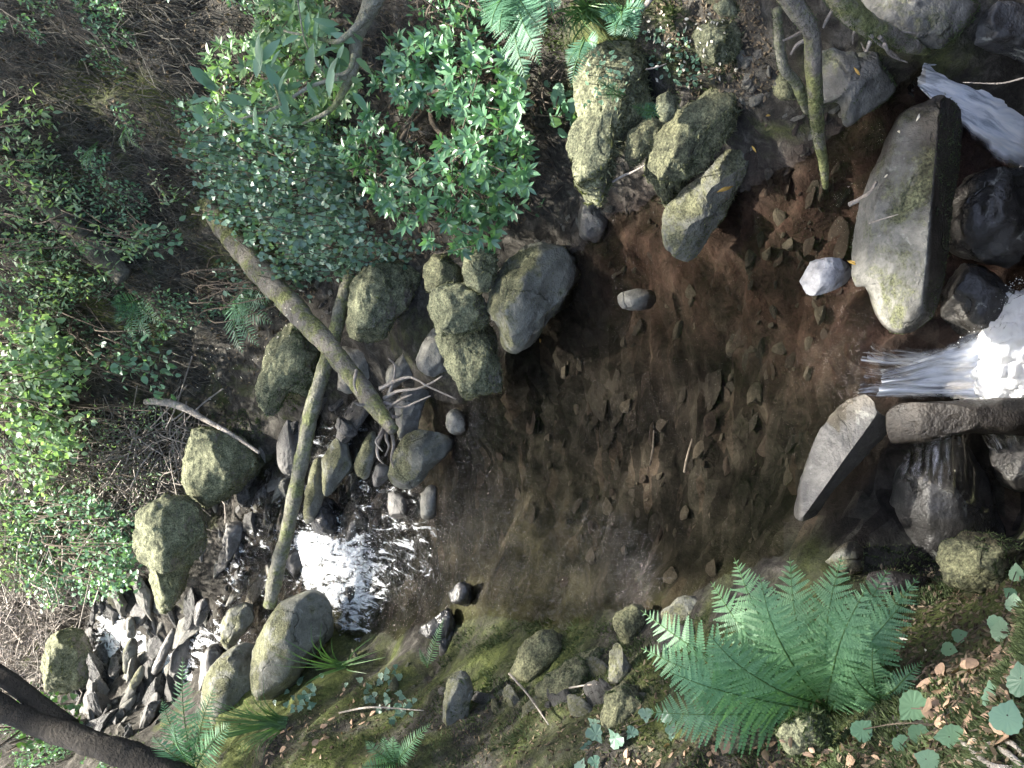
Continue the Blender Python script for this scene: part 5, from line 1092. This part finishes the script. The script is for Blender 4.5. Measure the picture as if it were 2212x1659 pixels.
tuft('larger grass tuft with fine blades on the near bank at lower left', (620, 1560), [(440, 1535), (470, 1570), (460, 1600), (545, 1500), (500, 1620), (560, 1640), (440, 1590), (520, 1540)], 60, 2, .005)
tuft('grass growing on the top edge beside the fern left of the tall mossy boulder', (1290, 20), [(1230, 50), (1260, 90), (1300, 70), (1320, 20), (1200, 60), (1250, 10), (1350, 40)], 60, 3, .005)

# leafy ground plants of the near bank ----------------------------------------
def sprig(label, pts, size, tmpl, mat, seed, lift=.06, name='ivy_plant', cat='ivy'):
    rs = np.random.default_rng(seed); H = hit([p[0] for p in pts], [p[1] for p in pts])
    root = H.mean(0); E = H + nrm(CAM - H) * lift; gs = Geo(); gl = Geo()
    ss = np.array([p[2] if len(p) > 2 else 1.0 for p in pts]) * size
    gx_ = root.copy(); gx_[2] = ground(root[0], root[1])
    for k in range(len(pts)):
        gk = gx_ if len(pts) < 12 else H[k]
        tube(gs, [gk, (gk + E[k]) / 2 + rs.normal(size=3) * .01, E[k]], [.0025, .002, .0015], 4, 0, 0, steps=7)
    n = len(pts); toc = nrm(CAM - E); a = rs.uniform(0, 6.28, n)[:, None]
    X_ = nrm(np.cross(toc, [0.2, .1, 1.0])); Y_ = np.cross(toc, X_)
    dirs = np.cos(a) * X_ + np.sin(a) * Y_ + .15 * rs.normal(size=(n, 3))
    place(gl, *tmpl, E - nrm(dirs) * ss[:, None] * .5, dirs, toc * .7 + np.array([0, 0, .6]) + .3 * rs.normal(size=(n, 3)), ss)
    o = empty(name, gx_, label, cat)
    mk('stem', gs, G['stem'], parent=o, loc=gx_); mk('foliage', gl, G[mat], parent=o, loc=gx_, smooth=False)
sprig('cluster of pale green ivy leaves left of the lowest fern frond', [(1289, 1590, 1.3), (1280, 1560, .9), (1265, 1615, .9), (1326, 1592, 1.3), (1362, 1586, .9), (1395, 1549, 1), (1438, 1543, .9), (1256, 1650, .9), (1286, 1650, .9), (1310, 1550, .8)], .055, T_IVY, 'ivyleaf', 1)
sprig('ivy leaves just below the big fern', [(1452, 1572, 1), (1486, 1555, 1), (1523, 1550, 1), (1450, 1590, .8)], .045, T_IVY, 'ivyleaf', 2)
sprig('large pale toothed leaves in the lower right corner', [(1969, 1530, 1.5), (2152, 1500, 1.2), (2176, 1545, 1.0), (2050, 1592, 1.1), (1985, 1590, .9), (2000, 1640, .9), (1865, 1575, 1.1), (1950, 1610, .8)], .052, T_MAP, 'tealleaf', 3, .1, 'leafy_plant', 'plant')
sprig('broad leaves at the right edge above the brown litter', [(2195, 1235, 1.2), (2190, 1300, 1.1), (2165, 1360, 1.3), (2150, 1350, 1), (2075, 1372, .9), (2052, 1403, .9), (2205, 1465, 1.2), (2180, 1280, .8)], .045, T_MAP, 'tealleaf', 4, .15, 'leafy_plant', 'plant')
sprig('single small light leaf on a thin stalk right of the big fern', [(1914, 1349, .7), (1830, 1440, 1.1)], .05, T_MAP, 'paleleaf', 5, .05, 'seedling', 'plant')
rs = np.random.default_rng(55)
def cloud(poly, n): return [(a, b, rs.uniform(.6, 1.1)) for a, b in rand_poly(poly, n, rs)]
sprig('ivy patch with hand-sized leaves on the near bank below the green shallows', cloud([(760, 1440), (880, 1440), (900, 1520), (860, 1560), (790, 1530), (740, 1480)], 34), .045, T_IVY, 'ivyleaf', 6)
sprig('ivy and nettle leaves at the foot of the rounded grey-green boulder', cloud([(590, 1520), (660, 1450), (700, 1460), (680, 1530), (600, 1560)], 26), .045, T_IVY, 'ivyleaf', 7)
sprig('ivy trail over the moss at lower centre-left', cloud([(830, 1520), (900, 1510), (900, 1560), (830, 1560)], 12), .04, T_IVY, 'ivyleaf', 8)
sprig('tiny leaves scattered on the mossy top of the right bank', cloud([(1390, 60), (1500, 60), (1540, 170), (1480, 200), (1400, 150)], 90), .022, T_ROUND, 'tealleaf', 9, .03, 'leafy_plant', 'plant')
sprig('tiny green leaves sprouting on the crown of the tall mossy boulder', [(a, b, c) for a, b, c in cloud([(1270, 110), (1340, 90), (1370, 130), (1340, 240), (1260, 230)], 50)], .022, T_ROUND, 'tealleaf', 10, .42, 'leafy_plant', 'plant')

# ------------------------------------------------------------------ fallen leaves
def fallen(label, group, pts, mat, size, seed, rocks_off=0.01, zs=None):
    rs = np.random.default_rng(seed); protos_ = []
    for k in range(4):
        g = Geo(); place(g, *(t_leaf(.35 + .12 * k, -.9 + .35 * k, .6 - .15 * k, 6)), np.array([[0, -.5, 0.]]), np.array([[0, 1, .1]]), np.array([[.2, 0, 1]]), 1.0)
        protos_.append(mk('fallen_leaf', g, G[mat], smooth=True))
    cnt = [0] * 4
    dg = bpy.context.evaluated_depsgraph_get()
    for i, p_ in enumerate(pts):
        k = i % 4; o = protos_[k] if cnt[k] == 0 else protos_[k].copy()
        if cnt[k]: sc.collection.objects.link(o)
        cnt[k] += 1
        s = size * rs.uniform(.6, 1.3); o.scale = (s, s, s)
        r_ = ray(np.float64(p_[0]), np.float64(p_[1])); LEAFJOBS.append((o, r_))
        o.rotation_euler = (rs.normal() * .4, rs.normal() * .4, rs.uniform(0, 6.28)); tag(o, label if isinstance(label, str) else label[i], 'leaf', group)
LEAFJOBS = []
rs = np.random.default_rng(66)
def clp(poly, n): return [tuple(v) for v in rand_poly(poly, n, rs)]
fallen('brown dead leaf in the leaf litter of the lower right corner', 'brown leaves in the lower right corner', clp([(1985, 1450), (2060, 1440), (2212, 1400), (2212, 1600), (2100, 1600), (2000, 1560)], 90), 'dead', .045, 1)
fallen('brown dead leaf in the moss along the bottom edge under the big fern', 'brown leaves along the bottom edge', clp([(1350, 1620), (1700, 1600), (1950, 1620), (1950, 1655), (1350, 1655)], 45), 'dead', .04, 2)
fallen('brown dead leaf on the near bank in the grass at lower left', 'brown leaves on the lower left bank', clp([(560, 1590), (660, 1560), (720, 1500), (850, 1450), (900, 1480), (760, 1600), (700, 1650), (560, 1650)], 50), 'dead', .045, 3)
fallen('pale dead leaf lying on the mossy top of the right bank', 'pale leaves on the right bank', clp([(1380, 20), (1560, 30), (1600, 150), (1540, 200), (1420, 180)], 75), 'deadpale', .015, 4)
fallen('pale scrap of leaf on the brown slope of the far bank', 'pale scraps on the far bank', clp([(390, 700), (560, 700), (640, 600), (700, 640), (500, 880), (390, 860)], 70), 'deadpale', .016, 5)
SPEC = [('yellow leaf on the water edge at the wet ledge of the long sloping boulder', (1627, 320), 'deadyel', .035), ('star shaped yellow leaf on the wet ledge of the sloping boulder', (1571, 410), 'deadyel', .05), ('small yellow leaf stuck on the bank by the mossy root', (1663, 248), 'deadyel', .03),
        ('pale leaf on the left end of the long slab boulder', (1981, 256), 'deadpale', .03), ('cream leaf on the long slab boulder below the first leaf', (1942, 286), 'deadpale', .03), ('white leaf scrap near the middle of the long slab boulder', (1915, 381), 'deadpale', .025),
        ('orange leaf beside the white stone in the pool', (1843, 573), 'deadyel', .04), ('yellow leaf on the rock face behind the trunk', (1847, 155), 'deadyel', .03), ('orange leaf at the pool edge under the grey shore boulder', (1167, 736), 'deadyel', .025),
        ('long pale brown leaf standing on edge right of the big fern', (1956, 1382), 'deadpale', .06), ('white petal-like leaf on moss right of the big fern', (2000, 1407), 'deadpale', .025), ('red-brown curled leaf on the moss below the right fern tips', (1990, 1460), 'dead', .06),
        ('tiny pale leaf on the wet dome by the falls', (2060, 1015), 'deadpale', .015), ('orange leaf caught on the far bank of the ivy curtain', (1055, 515), 'deadyel', .03), ('yellow leaf lying in the evergreen bush', (960, 110), 'deadyel', .04)]
for i, (lab, p_, m_, s_) in enumerate(SPEC): fallen([lab], None, [p_], m_, s_, 20 + i)
for o in [o for o in sc.objects if o.name.startswith('fallen_leaf') and 'label' not in o]: bpy.data.objects.remove(o)
bpy.context.view_layer.update(); dg = bpy.context.evaluated_depsgraph_get()
leafset = {id(j[0]) for j in LEAFJOBS}
for o, r_ in LEAFJOBS: o.hide_viewport = True
for o in sc.objects:
    if o.name.startswith(('foliage', 'moss', 'frond')) and o.type == 'MESH' and o.parent: o.hide_viewport = True
bpy.context.view_layer.update(); dg = bpy.context.evaluated_depsgraph_get()
for o, r_ in LEAFJOBS:
    ok, loc, nor, idx, ob, mt = sc.ray_cast(dg, Vector(CAM), Vector(nrm(r_)))
    if ok:
        if nor.z < 0: nor = -nor
        o.location = loc + nor * .008
        q_ = nor.to_track_quat('Z', 'Y').to_matrix(); 
        e = o.rotation_euler.copy(); o.rotation_euler = (q_ @ e.to_matrix()).to_euler()
for o in sc.objects: o.hide_viewport = False

# ------------------------------------------------------------------ stuff: moss, undergrowth, litter
def on_ground(poly, n, rs):
    p_ = rand_poly(poly, n, rs); return hit(p_[:, 0], p_[:, 1])
rs = np.random.default_rng(88)
P = np.vstack([on_ground([(950, 1360), (1300, 1330), (1400, 1380), (1300, 1500), (950, 1500)], 14000, rs), on_ground([(700, 1480), (950, 1450), (1250, 1450), (1500, 1330), (1800, 1240), (2100, 1250), (2240, 1350), (2240, 1680), (0, 1680), (20, 1500), (200, 1560), (550, 1560)], 70000, rs), on_ground([(1160, 0), (1600, 0), (1600, 170), (1500, 220), (1200, 260)], 22000, rs), on_ground([(390, 900), (560, 880), (650, 700), (720, 720), (650, 870), (450, 1100), (380, 1050)], 14000, rs)])
P = np.vstack([P, on_ground([(1850, 1180), (2240, 1180), (2240, 1500), (1950, 1480)], 26000, rs)])
k = fbm(P * 3.5, 3, 9) > -.16; P = P[k]; N = gnormal(P); s_ = rs.uniform(.01, .028, len(P)) * (1 + .7 * fbm(P * 12, 2, 8))
g = Geo(); place(g, *T_BLADE, P - N * .003, nrm(N + .7 * rs.normal(size=P.shape)), rs.normal(size=P.shape), np.stack([s_ * .3, s_, s_], -1))
tag(mk('moss', g, G['mossgreen'], smooth=False), 'green moss covering the near bank and the mossy earth', 'moss', kind='stuff')
# tangle of dry stems hanging down the far bank
def tangle(name, label, poly, n, ln, r, mat, seed, off=.12, down=1.0):
    rs = np.random.default_rng(seed); P = on_ground(poly, n, rs); g = Geo()
    P = P + nrm(CAM - P) * rs.uniform(0, off, n)[:, None]
    for p_ in P:
        L = ln * rs.uniform(.4, 1.5); dvec = nrm(np.array([rs.normal() * .5, -.25 + rs.normal() * .3, -down + rs.normal() * .4]))
        mid = p_ + dvec * L * .5 + rs.normal(size=3) * L * .1; end = p_ + dvec * L + rs.normal(size=3) * L * .12
        C = catmull([p_, mid, end], 6); S = nrm(np.cross(dvec, rs.normal(size=3))); rr_ = r * rs.uniform(.5, 1.4)
        S2 = np.cross(S, dvec); V = np.concatenate([C + S * rr_, C - S * rr_ * .5 + S2 * rr_ * .87, C - S * rr_ * .5 - S2 * rr_ * .87]); i = np.arange(5)
        g.add(V, np.vstack([np.stack([i + a, i + b, i + b + 1, i + a + 1], -1) for a, b in ((0, 6), (6, 12), (12, 0))]))
    tag(mk(name, g, G[mat]), label, 'undergrowth', kind='stuff')
tangle('undergrowth', 'dry brown bracken stems hanging over the far bank', [(-20, -20), (640, -20), (560, 200), (480, 400), (520, 700), (380, 850), (-20, 820)], 5200, .2, .0028, 'dry', 1, .15)
tangle('undergrowth', 'fine roots trailing down the shaded right bank', [(640, 0), (1200, 0), (1200, 200), (1150, 450), (900, 560), (500, 700), (560, 300)], 1800, .15, .0022, 'stem', 2, .12)
tangle('undergrowth', 'twig tangle far upstream, coloured pale for the bright sun wash', [(-20, 1000), (400, 900), (420, 1050), (260, 1120), (120, 1330), (160, 1450), (-20, 1500)], 2000, .35, .005, 'twig', 3, .5, .2)  # pale twig colour stands in for the wash of sun here
P = np.vstack([on_ground([(-20, -20), (1180, -20), (1150, 480), (700, 620), (500, 900), (380, 1050), (-20, 1100)], 9000, rs)])
g = Geo(); N = gnormal(P); place(g, *T_DEAD, P + N * .01, rs.normal(size=P.shape), N + .7 * rs.normal(size=P.shape), rs.uniform(.015, .04, len(P)))
lit = m_leaf('litter_leaf', (.06, .045, .03), (.2, .16, .11), .9, .1, .2)
tag(mk('leaf_litter', g, lit, smooth=False), 'dark leaf litter on the far bank', 'leaf litter', kind='stuff')
P = np.vstack([on_ground([(-20, 1480), (60, 1480), (300, 1680), (-20, 1680)], 2500, rs), on_ground([(-20, -20), (700, -20), (760, 400), (600, 640), (380, 720), (-20, 1000)], 21000, rs)]); P = P[fbm(P * 2.2, 3, 19) > -.05]
g = Geo(); N = gnormal(P); P = P + nrm(CAM - P) * rs.uniform(0, .15, len(P))[:, None]; place(g, *T_LOW, P, np.array([0, 0, -1]) + .9 * rs.normal(size=P.shape), nrm(CAM - P) + .7 * rs.normal(size=P.shape) + np.array([0, 0, .5]), rs.uniform(.015, .04, len(P)))
tag(mk('ground_cover', g, G['tealleaf'], smooth=False), 'small green leaves dotted over the far bank', 'ground cover', kind='stuff')
P = np.vstack([on_ground([(700, 1500), (950, 1470), (1250, 1480), (1500, 1400), (1400, 1600), (2212, 1560), (2212, 1670), (500, 1670)], 3500, rs), on_ground([(1900, 1230), (2212, 1230), (2212, 1560), (1950, 1480)], 2200, rs), on_ground([(1400, 0), (1640, 0), (1700, 180), (1600, 240), (1480, 220)], 2200, rs)])
g = Geo(); N = gnormal(P); place(g, *T_DEAD, P + N * .006, rs.normal(size=P.shape), N + .5 * rs.normal(size=P.shape), rs.uniform(.01, .025, len(P)))
tag(mk('leaf_litter', g, lit, smooth=False), 'crumbled brown litter on the near bank', 'leaf litter', kind='stuff')

# ------------------------------------------------------------------ unseen canopy trees, added to shade pool and banks and dim reflections
def shade_tree(label, base, cen, ext, n, seed, lsz=.26):
    rs = np.random.default_rng(seed); o = empty('tree', base, label, 'tree'); g = Geo()
    tube(g, [base, (np.array(base) + cen) / 2 + [0.3, .2, 0], cen], [.22, .16, .08], 12, .1, seed)
    for k in range(7):
        e = cen + rs.uniform(-1, 1, 3) * ext; tube(g, [np.array(base) * .3 + cen * .7, (cen + e) / 2 + [0, 0, .3], e], [.08, .05, .02], 7, .1, seed)
    mk('trunk', g, G['bark'], parent=o, loc=np.array(base, float))
    n = int(n); U = rs.uniform(-1, 1, (n, 3)); P = cen + U * ext * 1.12
    rag = np.abs(U[:, 0]) ** 3 + np.abs(U[:, 1]) ** 3 < .75 + 1.1 * fbm(P * .55, 3, seed + 4); P = P[rag]
    # leaves left out along the sun's rays so chosen spots catch sun
    tS = (P[:, 2] - .6) / SUN[2]; Q = P - SUN * tS[:, None]
    gap = np.exp(-(((Q[:, 0] + 2.5) / 2.7) ** 2 + ((Q[:, 1] - 8.7) / 2.7) ** 2) ** 1.5) + .8 * np.exp(-((Q[:, 0] - 1.9) ** 2 + (Q[:, 1] - 5.2) ** 2) / .5) + .6 * np.exp(-((Q[:, 0] - 1.3) ** 2 + (Q[:, 1] - 3.3) ** 2) / .2) + np.exp(-((Q[:, 0] - 1.4) ** 2 + (Q[:, 1] - 3.2) ** 2) / .35) + 1.2 * np.exp(-((Q[:, 0] - .14) ** 2 + (Q[:, 1] - 2.45) ** 2) / .07)
    gap = np.maximum(gap, 1.2 * np.exp(-((P[:, 0] - .2) ** 2 + (P[:, 1] - .2) ** 2) / .5))
    near = (np.abs(Q[:, 0] + .4) < 1.9) & (Q[:, 1] > .4) & (Q[:, 1] < 5.2)
    keep = (gap < rs.uniform(.08, .62, len(P))) & ((fbm(P * .9, 3, seed) > (-.5 if lsz < .4 else -.62)) | near)
    P = P[keep]; gl = Geo()
    place(gl, *T_LEAF, P, rs.normal(size=P.shape) * np.array([1, 1, .4]), np.array([0, -.3, 1]) + .8 * rs.normal(size=P.shape), lsz * rs.uniform(.7, 1.3, len(P)))
    mk('crown', gl, G['canopy'], parent=o, loc=np.array(base, float), smooth=False)
shade_tree('tall leafy tree overhanging from the near bank, unseen above the frame, added for shade', (-3.2, -.6, 1.6), np.array([-1.5, 3.8, 7.6]), np.array([3.4, 5.6, 1.2]), 11500, 5)
shade_tree('tall leafy tree overhanging from the right bank, unseen above the frame, added for shade', (4.6, 3.2, 2.4), np.array([3.4, 4.0, 7.8]), np.array([2.8, 5.2, 1.3]), 6500, 6)
for k_, (lab_, b_, c_, e_, n_) in enumerate([
        ('tall tree upstream beyond the far bank, left of two, unseen, added to darken pool reflections', (-7.0, 24.0, 5.6), (-6.5, 23.6, 17.5), (4.2, 2.2, 11.5), 4200),
        ('tall tree upstream beyond the far bank, in the middle, unseen, added to darken pool reflections', (1.2, 24.5, 7.0), (.8, 24.0, 17.5), (4.4, 2.0, 12.0), 4600),
        ('tall tree upstream beyond the far bank, right of two, unseen, added to darken pool reflections', (7.4, 23.5, 9.0), (8.4, 23.0, 17.5), (4.2, 2.4, 11.0), 4200),
        ('spreading tree on the left bank upstream, unseen, added to block sky light', (-7.2, 5.6, 3.2), (-6.4, 6.0, 8.5), (2.0, 4.4, 3.0), 3500),
        ('broad tree high on the right bank, unseen, added to block sky light', (8.2, 7.0, 5.6), (7.6, 7.0, 9.5), (1.8, 5.0, 3.5), 3500)]):
    shade_tree(lab_, b_, np.array(c_), np.array(e_), n_ * (1.7 if k_ < 3 else 1), 20 + k_, .95 if k_ < 3 else .3)
shade_tree('bushy tree on the far bank behind the evergreen bush, unseen, added to shade the bank', (5.0, 10.5, 5.6), np.array([2.2, 10.6, 8.4]), np.array([2.6, 2.8, 1.0]), 4200, 31)
